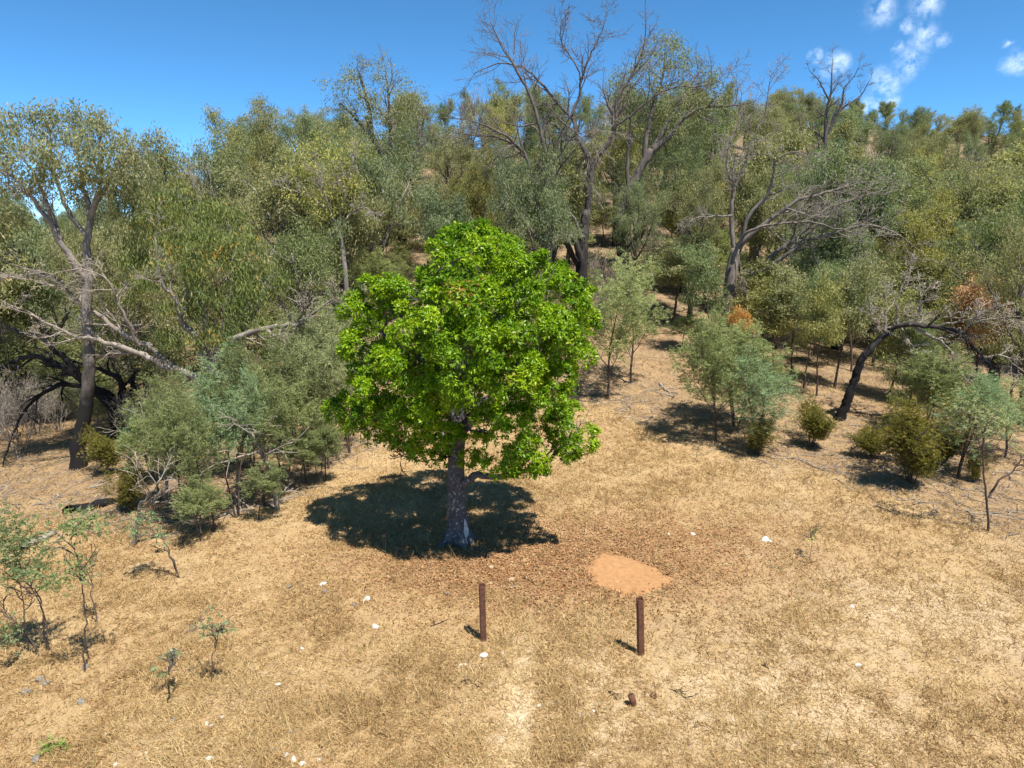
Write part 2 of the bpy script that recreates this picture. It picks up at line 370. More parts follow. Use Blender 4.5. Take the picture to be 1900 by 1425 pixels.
S = nrm(np.cross(D, r.normal(size=(n, 3))))
V = np.stack([P-S*Wd[:, None]*.5, P+S*Wd[:, None]*.5, P+D*Ln[:, None]], 1).reshape(-1, 3)
tone = pnoise(x, y, .55, 9)*.45+pnoise(x, y, 2.6, 10)*.35
tint = np.clip(.24+tone*.5+r.normal(0, .15, n)+.12*pz-.12*rz_-.1*wz, 0, .86)
tint = np.where(r.random(n) < .012, .97, tint)
go = link('dry_grass', mesh_from('dry_grass', V, np.arange(3*n).reshape(n, 3), M['grass'], tint), kind='stuff')
go['label'] = 'short straw-coloured dry grass covering the clearing'; go['category'] = 'grass'
# fallen leaves
r = np.random.default_rng(22); NL = 64000
x = np.concatenate([r.normal(TREE[0]+1.6, 3.6, NL//2), r.uniform(-24, 26, NL//2)]); y = np.concatenate([r.normal(TREE[1]-.8, 2.2, NL//2), r.uniform(12, 38, NL//2)])
wz, rz_, pz = zones(x, y); k = (r.random(NL) < np.clip(rz_+.08+wz*.8, 0, 1)) & (y > 7) & ((~in_patch(x, y, .9)) | (r.random(NL) < .05) | (~in_patch(x, y, .75) & (r.random(NL) < .35))); x, y = x[k], y[k]; n = len(x)
a = r.uniform(0, 6.28, n); D = nrm(np.column_stack([np.cos(a), np.sin(a), r.normal(.05, .2, n)])); S = nrm(np.cross(D, np.column_stack([r.normal(0, .35, n), r.normal(0, .35, n), np.ones(n)])))
V, F = leafquads(np.column_stack([x, y, G(x, y)+r.uniform(.012, .05, n)]), D, r.uniform(.035, .075, n)*(1+y/60), r.uniform(.014, .028, n)*(1+y/60), r, S)
M['litter'] = leafmat('fallen_leaf', [(0, (.12,.065,.035)), (.4, (.27,.14,.065)), (.75, (.43,.24,.11)), (.92, (.58,.38,.19)), (1, (.66,.50,.31))], .1, .7, 0)
lo = link('leaf_litter', mesh_from('leaf_litter', V, F, M['litter'], np.clip(r.beta(2, 2.2, n), 0, 1)), kind='stuff')
lo['label'] = 'fallen brown leaves scattered under the trees'; lo['category'] = 'leaf litter'
# twigs littering the wood floor
r = np.random.default_rng(23); tb = Tubes(); NT = 2500
for i in range(NT):
    x = r.uniform(-22, 26); y = edge_y(x)+r.exponential(5)-.8
    if 6 < x < 9 and y < 40 and r.random() < .5: continue
    ln = r.uniform(.3, 1.5); a = r.uniform(0, 6.28); q = []
    for s in np.linspace(0, 1, 4):
        a2 = a+r.normal(0, .25); xx = x+math.cos(a2)*ln*s; yy = y+math.sin(a2)*ln*s; q.append([xx, yy, float(G(xx, yy))+.015+r.uniform(0, .05)])
    r0 = r.uniform(.006, .018); tb.add(q, [r0, r0*.9, r0*.7, r0*.3], 3, r.random())
to = link('twig_litter', tb.mesh('twig_litter', M['dead']), kind='stuff'); to['label'] = 'grey fallen twigs strewn over the wood floor'; to['category'] = 'twigs'

# ------------------------------------------------------------------ tree prototypes (shared meshes)
GUMQ = dict(max=3, n=[6,6,4,3], wob=[.07,.13,.16,.2], trop=[.05,.10,.04,-.03], taper=[.62,.4,.35,.4], rmin=.012, kids=[6,6,4,0], start=[.42,.25,.25,0],
            ang=[(22,48),(25,55),(30,65),(0,0)], len=[.82,.46,.5,0], rk=[.62,.55,.55,0])
SAPQ = dict(max=2, n=[8,4,3], wob=[.05,.12,.2], trop=[.06,.08,-.02], taper=[.25,.35,.4], rmin=.007, kids=[15,5,0], start=[.45,.2,0],
            ang=[(30,60),(30,60),(0,0)], len=[.30,.5,0], rk=[.45,.55,0])
WATQ = dict(max=2, n=[6,4,3], wob=[.06,.12,.18], trop=[.05,.09,.04], taper=[.25,.35,.4], rmin=.006, kids=[14,6,0], start=[.24,.2,0],
            ang=[(35,65),(30,60),(0,0)], len=[.42,.5,0], rk=[.5,.55,0])
SHRQ = dict(max=2, n=[4,4,3], wob=[.16,.16,.2], trop=[.05,.08,.05], taper=[.3,.35,.4], rmin=.005, kids=[9,6,0], start=[.2,.2,0],
            ang=[(20,50),(25,50),(0,0)], len=[.5,.5,0], rk=[.6,.55,0])
DEADQ = dict(max=4, n=[6,7,5,4,3], wob=[.08,.16,.2,.22,.25], trop=[.05,.12,.06,.03,.0], taper=[.6,.35,.35,.35,.4], rmin=.009, kids=[6,6,5,4,0], start=[.4,.22,.2,.2,0],
             ang=[(20,50),(25,60),(28,65),(30,65),(0,0)], len=[.85,.5,.5,.5,0], rk=[.6,.55,.55,.6,0])
SIDES = [8, 6, 4, 3, 3]
def gum_leaves(tips, rng, per, s, ln, wd, droop, sub=1):
    C = np.array([t_[0] for t_ in tips]); n = len(C); P = np.repeat(C, per, 0); ct = np.repeat(rng.normal(0, .13, n), per)
    P = P+rng.normal(size=P.shape)*np.array([s, s, s*.8])
    D = nrm(rng.normal(0, .62, P.shape)+np.array([0, 0, -droop])); N_ = len(P)
    V, F = leafquads(P, D, rng.uniform(ln*.7, ln*1.2, N_), rng.uniform(wd*.7, wd*1.2, N_), rng)
    return V, F, np.clip(.42+ct+rng.normal(0, .2, N_), 0, 1)
def spray_leaves(tips, rng, per, s, ln, wd, up=.15):
    C = np.array([t_[0] for t_ in tips]); DD = np.array([t_[1] for t_ in tips]); n = len(C)
    k = per//8; fr = np.repeat(C, k, 0)+rng.normal(0, s, (n*k, 3)); fd = nrm(np.repeat(DD, k, 0)*.5+rng.normal(0, .6, (n*k, 3))+np.array([0, 0, up]))
    ct = np.repeat(np.repeat(rng.normal(0, .18, n), k)+rng.normal(0, .10, n*k), 8)
    j = np.tile(np.arange(8), n*k); f2 = np.repeat(fd, 8, 0); sd = nrm(np.cross(f2, UP+rng.normal(0, .3, f2.shape)))
    P = np.repeat(fr, 8, 0)+f2*((j//2)*ln*.28)[:, None]
    D = nrm(f2*.7+sd*np.where(j % 2, 1, -1)[:, None]*.8+rng.normal(0, .25, f2.shape)); N_ = len(P)
    V, F = leafquads(P, D, rng.uniform(ln*.7, ln*1.2, N_), rng.uniform(wd*.7, wd*1.3, N_), rng)
    return V, F, np.clip(.5+ct+rng.normal(0, .16, N_), 0, 1)
def tubes_mesh(tubes, name, mat, sel=None):
    tb = Tubes()
    for lvl, pts, rad in tubes:
        if sel is None or lvl in sel: tb.add(pts, rad, SIDES[min(lvl, 4)], .25+.16*lvl)
    return tb.mesh(name, mat)
def root_flare(tubes):
    lvl, pts, rad = tubes[0]; rad = rad.copy(); rad[0] *= 1.35; p = pts.copy(); p[0, 2] -= .25; tubes[0] = (lvl, p, rad)
def proto_gum(seed, h, mat='gum', bark='gbark', per=66, spread=1.0, low=False):
    rng = np.random.default_rng(seed); tubes, tips = [], []
    Q = dict(GUMQ)
    if low: Q['start'] = [.2, .2, .2, 0]; Q['kids'] = [9, 5, 4, 0]; Q['len'] = [.55, .46, .5, 0]
    Q['len'] = [Q['len'][0]*spread]+Q['len'][1:]
    grow(rng, np.zeros(3), nrm(np.array([rng.normal(0, .1), rng.normal(0, .1), 1])), h*(.62 if low else .46), h*.020, 0, Q, tubes, tips)
    root_flare(tubes)
    V, F, T = gum_leaves(tips, rng, max(12, int(per*.8*300/len(tips))), .22, .175, .046, .8)
    top = np.percentile(V[:, 2], 99.6); wid = np.percentile(np.abs(V[:, :2]), 97)
    return dict(h=top, w=2*wid, parts=[('trunk', tubes_mesh(tubes, 'trunk', M[bark])), ('crown', mesh_from('crown', V, F, M[mat], T))])
def proto_sap(seed, h, mat='gum', per=60):
    rng = np.random.default_rng(seed); tubes, tips = [], []
    grow(rng, np.zeros(3), nrm(np.array([rng.normal(0, .06), rng.normal(0, .06), 1])), h, h*.011, 0, SAPQ, tubes, tips); root_flare(tubes)
    V, F, T = gum_leaves(tips, rng, max(10, int(per*.8*160/len(tips))), .17, .155, .044, .9)
    return dict(h=np.percentile(V[:, 2], 99.6), w=2*np.percentile(np.abs(V[:, :2]), 97), parts=[('trunk', tubes_mesh(tubes, 'trunk', M['stem'])), ('crown', mesh_from('crown', V, F, M[mat], T))])
def proto_wattle(seed, h, stems=2, mat='wattle', per=80, Q=WATQ, ln=.10, wd=.019, s=.10):
    rng = np.random.default_rng(seed); tubes, tips = [], []
    for k in range(stems):
        a = k*2.4+rng.uniform(0, 1); lean = .12+.16*(k > 0)
        st = len(tubes)
        grow(rng, np.array([math.cos(a), math.sin(a), 0])*.06*(stems > 1), nrm(np.array([math.cos(a)*lean, math.sin(a)*lean, 1])), h*(rng.uniform(.75, 1) if stems < 5 else rng.uniform(.4, 1.1)), h*.011, 0, Q, tubes, tips)
        pts = tubes[st][1]; pts[0, 2] -= .15
    V, F, T = spray_leaves(tips, rng, per, s, ln, wd)
    return dict(h=np.percentile(V[:, 2], 99.6), w=2*np.percentile(np.abs(V[:, :2]), 97), parts=[('stem', tubes_mesh(tubes, 'stem', M['stem'])), ('foliage', mesh_from('foliage', V, F, M[mat], T))])
def proto_dead(seed, h, mat='dead'):
    rng = np.random.default_rng(seed); tubes, tips = [], []
    Q = dict(DEADQ); Q['kids'] = [5, 5, 4, 3, 0]
    grow(rng, np.zeros(3), nrm(np.array([rng.normal(0, .1), rng.normal(0, .1), 1])), h*.42, h*.019, 0, Q, tubes, tips); root_flare(tubes)
    A = np.concatenate([t_[1] for t_ in tubes])
    return dict(h=A[:, 2].max(), w=2*np.percentile(np.abs(A[:, :2]), 97), parts=[('trunk', tubes_mesh(tubes[:1], 'trunk', M[mat])), ('branches', tubes_mesh(tubes[1:], 'branches', M[mat]))])

GUMS = [proto_gum(101, 11), proto_gum(102, 11, spread=.85), proto_gum(103, 11, spread=.75, per=80), proto_gum(104, 11, low=True, per=80), proto_gum(105, 11, low=True, per=74, spread=1.15), proto_gum(106, 11, bark='pbark', per=60, spread=.95), proto_gum(107, 11, spread=1.1, per=74)]
SAPS = [proto_sap(201, 5), proto_sap(202, 5), proto_sap(203, 5)]
WATS = [proto_wattle(301, 4, 1), proto_wattle(302, 4, 2), proto_wattle(303, 3.4, 3), proto_wattle(304, 4, 2, per=64)]
LEGQ = dict(WATQ); LEGQ['start'] = [.45, .2, 0]; LEGQ['kids'] = [12, 6, 0]; LEGQ['len'] = [.36, .5, 0]
LEGS = [proto_wattle(311, 4, 1, per=88, Q=LEGQ), proto_wattle(312, 4, 2, per=72, Q=LEGQ)]
SHRS = [proto_wattle(401, 1.7, 6, 'shrub', 48, SHRQ, .06, .016, .09), proto_wattle(402, 1.7, 7, 'shrub', 48, SHRQ, .06, .016, .09)]
def proto_brush(seed, h, stems):
    rng = np.random.default_rng(seed); tubes, tips = [], []; Q = dict(SHRQ); Q['kids'] = [8, 8, 0]; Q['len'] = [.6, .55, 0]; Q['wob'] = [.12, .2, .25]
    for k in range(stems):
        a = k*2.4; st = len(tubes)
        grow(rng, np.array([math.cos(a), math.sin(a), 0])*.08, nrm(np.array([math.cos(a)*.45, math.sin(a)*.45, 1])), h*rng.uniform(.6, 1), h*.009, 0, Q, tubes, tips); tubes[st][1][0, 2] -= .15
    A = np.concatenate([t_[1] for t_ in tubes])
    return dict(h=A[:, 2].max(), w=2*np.percentile(np.abs(A[:, :2]), 97), parts=[('stem', tubes_mesh(tubes, 'stem', M['dead'], (0,))), ('twigs', tubes_mesh(tubes, 'twigs', M['dead'], (1, 2)))])
BRUSH = [proto_brush(601, 2.5, 6), proto_brush(602, 2.5, 7)]
DEADS = [proto_dead(501, 10), proto_dead(502, 10), proto_dead(503, 10)]
BROWN = proto_sap(210, 4, 'brown', 90)

def plant(proto, name, label, cat, loc, rz, sz, sxy, color=(1, 1, 1), group=None):
    e = empty(name, loc, rz, (sxy, sxy, sz)); tag(e, label, cat, group)
    for nm, me in proto['parts']: link(nm, me, e, color if nm in ('crown', 'foliage') else None)
    return e
def plant_px(proto, name, label, cat, bx, by, ty, wpx, color=(1, 1, 1), group=None, rz=0, depth=None):
    if depth is None: g = ground_at(bx, by)
    else:
        q = at_depth(bx, by, depth); g = np.array([q[0], depth, float(G(q[0], depth))])
    top = at_depth(bx, ty, g[1])[2]; h = top-g[2]; w = wpx*mpp(g[1])
    return plant(proto, name, label, cat, g, rz, h/proto['h'], w/proto['w'], color, group)

# ------------------------------------------------------------------ hand-shaped trees: limbs drawn through the photograph at one depth
class Custom:
    """a tree whose limbs are polylines given in photo pixels on the tree's own depth, bent in depth, with real thickness"""
    def __init__(s, name, label, base_px, seed, depth=None, cat='tree', group=None):
        g = ground_at(*base_px) if depth is None else None
        if depth is not None:
            q = at_depth(*base_px, depth); g = np.array([q[0], depth, float(G(q[0], depth))])
        s.g = g; s.Y = g[1]; s.rng = np.random.default_rng(seed); s.e = empty(name, g); tag(s.e, label, cat, group)
    def w(s, px, py, dy=0): return at_depth(px, py, s.Y+dy)-s.g
    def line(s, pts, d0=0., d1=0., n=4, ground=False, jit=.02):
        k = len(pts); A = []
        for i, q in enumerate(pts):
            t_ = i/(k-1); A.append(s.w(q[0], q[1], (q[2] if len(q) > 2 else d0+(d1-d0)*t_)))
        A = np.array(A)
        if ground: A[0] = np.array([A[0][0], A[0][1], -.25])
        # Catmull-Rom smoothing
        B = np.concatenate([[2*A[0]-A[1]], A, [2*A[-1]-A[-2]]]); out = []
        for i in range(1, k):
            for u in np.linspace(0, 1, n, endpoint=False):
                p0, p1, p2, p3 = B[i-1], B[i], B[i+1], B[i+2]
                out.append(.5*((2*p1)+(p2-p0)*u+(2*p0-5*p1+4*p2-p3)*u*u+(3*p1-p0-3*p2+p3)*u**3))
        out.append(A[-1]); out = np.array(out)
        out[1:] += s.rng.normal(0, jit, out[1:].shape); return out
    def limb(s, name, pts, r0, r1, mat, d0=0., d1=0., ground=False, sides=8, twigs=0, tw_len=.35, tw_start=.3, droop=0., tips=None, flare=1.0, lv=2, tw_mat=None, kids=(5, 4)):
        P = s.line(pts, d0, d1, ground=ground); R = np.linspace(r0, r1, len(P))**1.0
        if flare > 1: R[:4] *= np.linspace(flare, 1, 4)
        tb = Tubes(); tb.add(P, R, sides, .3)
        if twigs:
            tot = np.linalg.norm(np.diff(P, axis=0), axis=1).sum(); T = nrm(np.gradient(P, axis=0))
            Q = dict(max=lv, n=[5,4,3], wob=[.17,.2,.22], trop=[.05-droop,.03-droop,-droop*.6], taper=[.35,.35,.4], rmin=.007, kids=[kids[0]+1, kids[1]+1, 0], start=[.2,.2,0], ang=[(25,60),(28,65),(0,0)], len=[.55,.55,0], rk=[.55,.55,0])
            for i in range(twigs):
                t_ = tw_start+(1-tw_start)*(i+.9)/twigs; f = t_*(len(P)-1); k = min(int(f), len(P)-2); q = P[k]+(P[k+1]-P[k])*(f-k); d = T[k+1]
                ax = nrm(np.cross(d, s.rng.normal(size=3))); cd = rot_about(d, ax, math.radians(s.rng.uniform(25, 70)*(0.35 if i == twigs-1 else 1)))
                tl = []; tp = []
                grow(s.rng, q, cd, tot*tw_len*s.rng.uniform(.6, 1.25)*(1.1-.4*t_), max(R[min(k+1, len(R)-1)]*.6, .012), 0, Q, tl, tp)
                for lvl, pp, rr in tl: tb.add(pp, rr, [5, 4, 3][lvl], .6+.15*lvl)
                if tips is not None: tips += tp
        o = link(name, tb.mesh(name, M[mat]), s.e); return P
    def crown(s, lobes, mat, per=60, clump=.34, ln=.17, wd=.045, droop=.9, density=7., color=(1, 1, 1), spray=False, name='crown', sub=.55):
        """clumps of leaves spread through lobes (px, py, radius px, depth offset)"""
        tips = []
        for px, py, rp, dy in lobes:
            c = s.w(px, py, dy); R = rp*mpp(s.Y+dy); n = max(4, int(density*R**2))
            d = nrm(s.rng.normal(size=(n, 3))); rr = R*s.rng.uniform(sub**3, 1, n)**(1/3)*s.rng.uniform(.85, 1.1, n)
            for a, b in zip(d, rr): tips.append((c+a*b*np.array([1, 1, .92]), a))
        V, F, T = (spray_leaves(tips, s.rng, per, clump*.6, ln, wd) if spray else gum_leaves(tips, s.rng, per, clump, ln, wd, droop))
        link(name, mesh_from(name, V, F, M[mat], T), s.e, color); return tips

# ---- the bright green kurrajong in the clearing
m, t = newmat('kurrajong_bark'); L = t.links.new
tcn = N(t, 'ShaderNodeTexCoord'); mp = N(t, 'ShaderNodeMapping'); mp.inputs['Scale'].default_value = (1, 1, .5); L(tcn.outputs['Object'], mp.inputs['Vector'])
nf = noise(t, 7, 6, .65, mp.outputs[0]); ns = noise(t, 16, 3, .6, tcn.outputs['Object']); nv = noise(t, 30, 5, .7, mp.outputs[0])
c = ramp(t, [(.3, (.045,.041,.042)), (.55, (.09,.083,.083)), (.75, (.155,.14,.135))], nf)
r1 = N(t, 'ShaderNodeMapRange'); r1.inputs[1].default_value = .60; r1.inputs[2].default_value = .68; L(ns, r1.inputs[0])
c = mixc_(t, r1.outputs[0], c, (.46,.44,.40))
p = N(t, 'ShaderNodeBsdfPrincipled'); p.inputs['Roughness'].default_value = .85; L(c, p.inputs['Base Color'])
bp = N(t, 'ShaderNodeBump'); bp.inputs['Strength'].default_value = .5; bp.inputs['Distance'].default_value = .03; L(nv, bp.inputs['Height']); L(bp.outputs[0], p.inputs['Normal'])
o = N(t, 'ShaderNodeOutputMaterial'); L(p.outputs[0], o.inputs['Surface']); M['kbark'] = m
m, t = newmat('pale_scar_wood'); L = t.links.new
c = ramp(t, [(.3, (.36,.33,.29)), (.6, (.58,.55,.50)), (.8, (.70,.67,.62))], noise(t, 9, 6, .7))
p = N(t, 'ShaderNodeBsdfPrincipled'); p.inputs['Roughness'].default_value = .9; L(c, p.inputs['Base Color'])
o = N(t, 'ShaderNodeOutputMaterial'); L(p.outputs[0], o.inputs['Surface']); M['scar'] = m

K = Custom('kurrajong_tree', 'dense bright green tree with a stout grey trunk standing alone in the clearing', (850, 1003), 11)
tr_px = [(850,1003),(850,975),(848,935),(846,890),(846,850),(850,800),(852,740),(856,680),(862,610),(868,540)]
P = K.line(tr_px, 0, .1, n=5, ground=True, jit=.01)
R = np.interp(np.linspace(0, 1, len(P)), [0,.03,.09,.2,.35,.5,.7,1], [.43,.31,.265,.235,.205,.185,.12,.05])
tb = Tubes(); tb.add(P, R, 18, .5)
trunk = link('trunk', tb.mesh('trunk', M['kbark']), K.e)
rt = Tubes()
for a, ln in [(-2.6, .5), (-1.2, .42), (.1, .5), (1.4, .45), (2.6, .45), (-.5, .36)]:
    d = np.array([math.cos(a), math.sin(a), 0]); b0 = np.array([P[1][0]*0, 0, 0])
    q = np.array([b0+d*.12+UP*.38, b0+d*.24+UP*.16, b0+d*.36+UP*.03, b0+d*ln-UP*.06, b0+d*(ln+.15)-UP*.16]); rt.add(q, [.10,.11,.095,.07,.04], 8, .5)
link('root', rt.mesh('root', M['kbark']), trunk)
# burr at the fork and a pale scar on the foot of the trunk
sc = Tubes(); q = []
for i, tz in enumerate(np.linspace(-.05, .62, 9)):
    q.append(np.array([.2-.05*tz, -.13, tz]))
q = np.array(q); sc.add(q, [.13,.125,.11,.095,.085,.07,.055,.04,.015], 10, .5)
link('scar', sc.mesh('scar', M['scar']), trunk)
LIMBS = [([(850,905),(868,893),(886,884),(930,884),(975,872),(1020,850),(1055,820)], .115, .03, 0, -.8), ([(847,850),(828,820),(800,790),(750,770),(690,770)], .10, .03, 0, .1), ([(850,800),(880,770),(930,740),(980,700),(1020,640)], .11, .03, -.05, -.6),
         ([(850,790),(820,740),(780,690),(730,640),(690,600)], .11, .03, 0, -.3), ([(853,740),(870,690),(900,640),(940,590),(980,550)], .10, .03, 0, -.6), ([(853,730),(840,670),(820,600),(810,540)], .09, .03, 0, -.9),
         ([(853,760),(860,700),(880,640),(900,600)], .09, .03, 0, 1.5), ([(850,780),(820,730),(790,690),(770,650)], .08, .03, 0, 1.3), ([(852,800),(880,760),(930,720),(960,690)], .08, .03, 0, 1.4), ([(850,830),(858,800),(870,790),(880,740)], .09, .03, 0, -1.5)]
for pts, r0, r1, d0, d1 in LIMBS: K.limb('limb', pts, r0, r1, 'kbark', d0, d1, twigs=5, tw_len=.3, tw_start=.45, lv=1)
K.limb('dead_branch', [(840,845),(800,855),(765,852),(750,842),(742,858)], .022, .006, 'burnt', -.1, -.5, twigs=4, tw_len=.25, lv=1, sides=5)
K.limb('dead_branch', [(842,850),(795,838),(760,835),(738,845)], .02, .006, 'burnt', -.1, -.2, twigs=4, tw_len=.25, lv=1, sides=5)
KL = [(868,474,52,0),(918,494,54,.4),(826,500,44,-.6),(962,522,50,-.5),(1004,520,40,.5),(806,528,28,0),(1036,518,24,.5),(850,455,30,-.2),(900,462,26,.2),
      (695,565,42,0),(732,572,40,-.6),(665,600,30,.2),(684,660,44,-.3),(652,640,24,.1),(716,530,24,0),(655,580,22,0),(740,540,22,-.2),
      (800,612,58,-1.5),(880,585,60,-1.5),(935,668,64,-1.9),(850,680,54,-1.9),(765,684,54,-1.3),(1038,570,46,-.5),(1056,640,44,-.2),(1078,598,28,.4),(1074,548,24,.2),(1086,625,20,.2),(905,530,44,-1.1),(835,560,40,-1.3),
      (1000,630,58,-1.2),(1012,720,46,-1.0),(962,748,46,-1.5),(1042,700,30,-.4),(1050,735,22,-.5),(985,580,40,-1.0),
      (716,732,50,-.8),(690,784,34,-.1),(648,768,32,.2),(628,764,24,.2),(660,738,22,.1),(755,785,44,-.6),(795,822,32,-.2),(780,748,46,-1.3),(726,806,26,.1),(828,843,20,.1),(815,800,36,-.8),(872,852,18,-.3),(842,818,24,-.9),(905,780,26,-1.6),(880,715,38,-2.0),(765,838,16,0),(865,645,42,-2.1),(820,730,36,-1.7),
      (945,808,48,-1.2),(1008,812,50,-1.0),(1058,796,42,-.7),(922,848,34,-1.3),(986,848,34,-1.1),(1082,812,28,-.8),(1040,768,20,-.8),(900,822,20,-1.2),(948,874,14,-1.2),(1004,870,13,-1.0),(1055,835,20,-.8),
      (815,570,58,1.3),(900,560,64,1.5),(980,620,60,1.4),(860,650,70,2.0),(755,640,58,1.2),(800,725,56,1.5),(950,715,56,1.5),(880,760,46,1.3),(700,700,44,1.0),(1030,645,42,1.2),(720,775,34,.9),(820,790,30,.9)]
rk = K.rng; TP, TN, TT = [], [], []
LC = np.array([K.w(a, b, d) for a, b, c_, d in KL]); LR = np.array([c_*mpp(K.Y+d) for a, b, c_, d in KL])
for (c, Rl) in zip(LC, LR):
    nb = max(6, int(17*Rl**1.6)+6); dd = nrm(rk.normal(size=(nb, 3)))
    for b in dd:
        sr = min(Rl*rk.uniform(.34, .56), .36); bc = c+b*(Rl-sr*.35)
        n = int(430*sr**1.9)+8; ns_ = nrm(rk.normal(size=(n, 3))*.9+UP*.95+b*.7); pp = bc+ns_*sr*rk.uniform(.86, 1.08, n)[:, None]
        # drop tufts buried deep inside other lobes
        dist = np.linalg.norm(pp[:, None]-LC[None], axis=2)/LR[None]; ok = dist.min(1) > .68
        TP.append(pp[ok]); TN.append(ns_[ok]); TT.append(np.full(ok.sum(), rk.normal(0, .10)))
TP = np.concatenate(TP); TN = np.concatenate(TN); TT = np.concatenate(TT)
per = 8
if len(TP) > 33000:
    k = rk.permutation(len(TP))[:33000]; TP, TN, TT = TP[k], TN[k], TT[k]
P = np.repeat(TP, per, 0)+rk.normal(0, .022, (len(TP)*per, 3)); Nn = np.repeat(TN, per, 0); T2 = np.repeat(TT+rk.normal(0, .06, len(TT)), per)
D = nrm(Nn*.25+rk.normal(0, .7, P.shape)+np.array([0, 0, -.3])); n = len(P)
V, F = leafquads(P, D, rk.uniform(.06, .115, n), rk.uniform(.028, .046, n), rk, nrm(np.cross(D, Nn*.9+UP*.3+rk.normal(0, .38, P.shape))))
tint = np.clip(.43+1.5*T2+rk.normal(0, .17, n), 0, .93)
c_red = K.w(858, 548, -1.9); near_red = np.exp(-(np.linalg.norm(P-c_red, axis=1)/.28)**2); tint = np.where(rk.random(n) < .6*near_red+.004, 1.0, tint)
link('crown', mesh_from('crown', V, F, M['kurra'], tint), K.e)
print('kurrajong leaves', n, len(TP))

# ---- big dead tree with spreading bare limbs behind the kurrajong
T = Custom('dead_tree', 'tall leafless tree with spreading bare limbs right behind the bright green tree', (1075, 528), 31, depth=40)
T.limb('trunk', [(1075,530),(1080,475),(1084,430),(1088,390)], .36, .24, 'burnt', ground=True, flare=1.3, sides=10)
DL = [([(1078,480),(1065,442),(1043,414),(1030,370),(1021,335),(1018,300),(1005,253),(989,189),(970,152),(950,115),(936,95),(918,60),(910,38)], .20, .02, -.5, -1.5, 9, .22),
      ([(1077,500),(1050,450),(1034,423),(1005,388),(989,347),(980,303),(967,278),(940,262),(917,253),(863,249),(825,243)], .20, .02, 0, -2.5, 9, .22),
      ([(974,285),(950,262),(933,249),(904,234),(863,221),(809,218)], .10, .015, -1.8, -3.5, 8, .3),
      ([(1088,400),(1094,360),(1092,300),(1080,270),(1072,253),(1062,221),(1030,186),(1002,152),(970,126),(925,118),(880,136)], .20, .02, .2, 1.5, 9, .2),
      ([(1090,390),(1096,340),(1103,300),(1128,268),(1144,230),(1144,189),(1160,158),(1185,114),(1196,79),(1198,19)], .20, .018, 0, -.6, 9, .2),
      ([(1062,221),(1062,208),(1075,177),(1078,152),(1094,104),(1106,79),(1118,55),(1125,32)], .11, .014, .6, .2, 8, .3),
      ([(1077,150),(1075,136),(1059,104),(1043,82),(1041,50),(1040,14)], .06, .012, .4, 0, 6, .3),
      ([(1144,232),(1170,215),(1200,190),(1240,165),(1300,160),(1340,150)], .09, .014, -.4, -2, 7, .3),
      ([(1018,310),(1040,285),(1060,258),(1085,245),(1110,255)], .06, .012, -.9, -2.4, 6, .3)]
for pts, r0, r1, d0, d1, tw, tl in DL: T.limb('limb', pts, r0*.84, r1*.8, 'burnt', d0, d1, twigs=tw+5, tw_len=tl, tw_start=.28, tw_mat='dead', droop=.0)
T.limb('limb', [(1100,300),(1085,262),(1100,245),(1092,290),(1098,340)], .03, .008, 'dead', -.4, -.9, twigs=7, tw_len=.4, droop=.25, sides=5)
T.limb('broken_limb', [(1080,440),(1065,405),(1050,392),(1040,405)], .09, .05, 'dead', -.3, -.8, sides=7)

# gum with leaves behind and right of it
T = Custom('gum_tree', 'leaning dark-trunked gum with a grey-green crown rising beside the tall leafless tree', (1150, 480), 32, depth=44)
tips = []
T.limb('trunk', [(1165,500),(1150,430),(1152,400),(1166,357),(1191,309),(1210,278)], .34, .22, 'burnt', ground=True, flare=1.3, sides=10)
for pts, r0, r1, d0, d1 in [([(1205,285),(1242,253),(1267,221),(1305,199),(1362,196),(1390,190)], .18, .03, 0, -.6), ([(1195,305),(1200,250),(1215,190),(1230,140),(1235,95)], .17, .03, 0, .8), ([(1212,275),(1250,210),(1280,160),(1300,130)], .15, .03, 0, .6), ([(1166,360),(1165,300),(1170,230),(1165,170)], .14, .03, 0, .9)]:
    T.limb('limb', pts, r0, r1, 'burnt', d0, d1, twigs=7, tw_len=.24, tw_start=.35)
T.limb('dead_limb', [(1160,470),(1190,440),(1198,398),(1236,385),(1255,376)], .13, .06, 'burnt', 0, -1.2, twigs=3, tw_len=.3, sides=7)
T.limb('dead_limb', [(1165,460),(1185,430),(1215,405),(1240,390)], .10, .05, 'burnt', 0, -1.0, twigs=2, tw_len=.3, sides=7)
T.crown([(1225,110,42,.6),(1200,150,40,.3),(1245,90,30,.8),(1160,165,34,.9),(1290,150,44,.5),(1320,175,36,.2),(1275,210,55,.8),(1230,230,55,1.2),(1180,230,45,1.5),(1310,240,45,.6),(1190,320,50,1.5),(1250,300,55,1.6),(1150,140,24,.6)], 'gum', per=60, density=13, clump=.26, ln=.17, wd=.05, color=(.92,.98,.95))

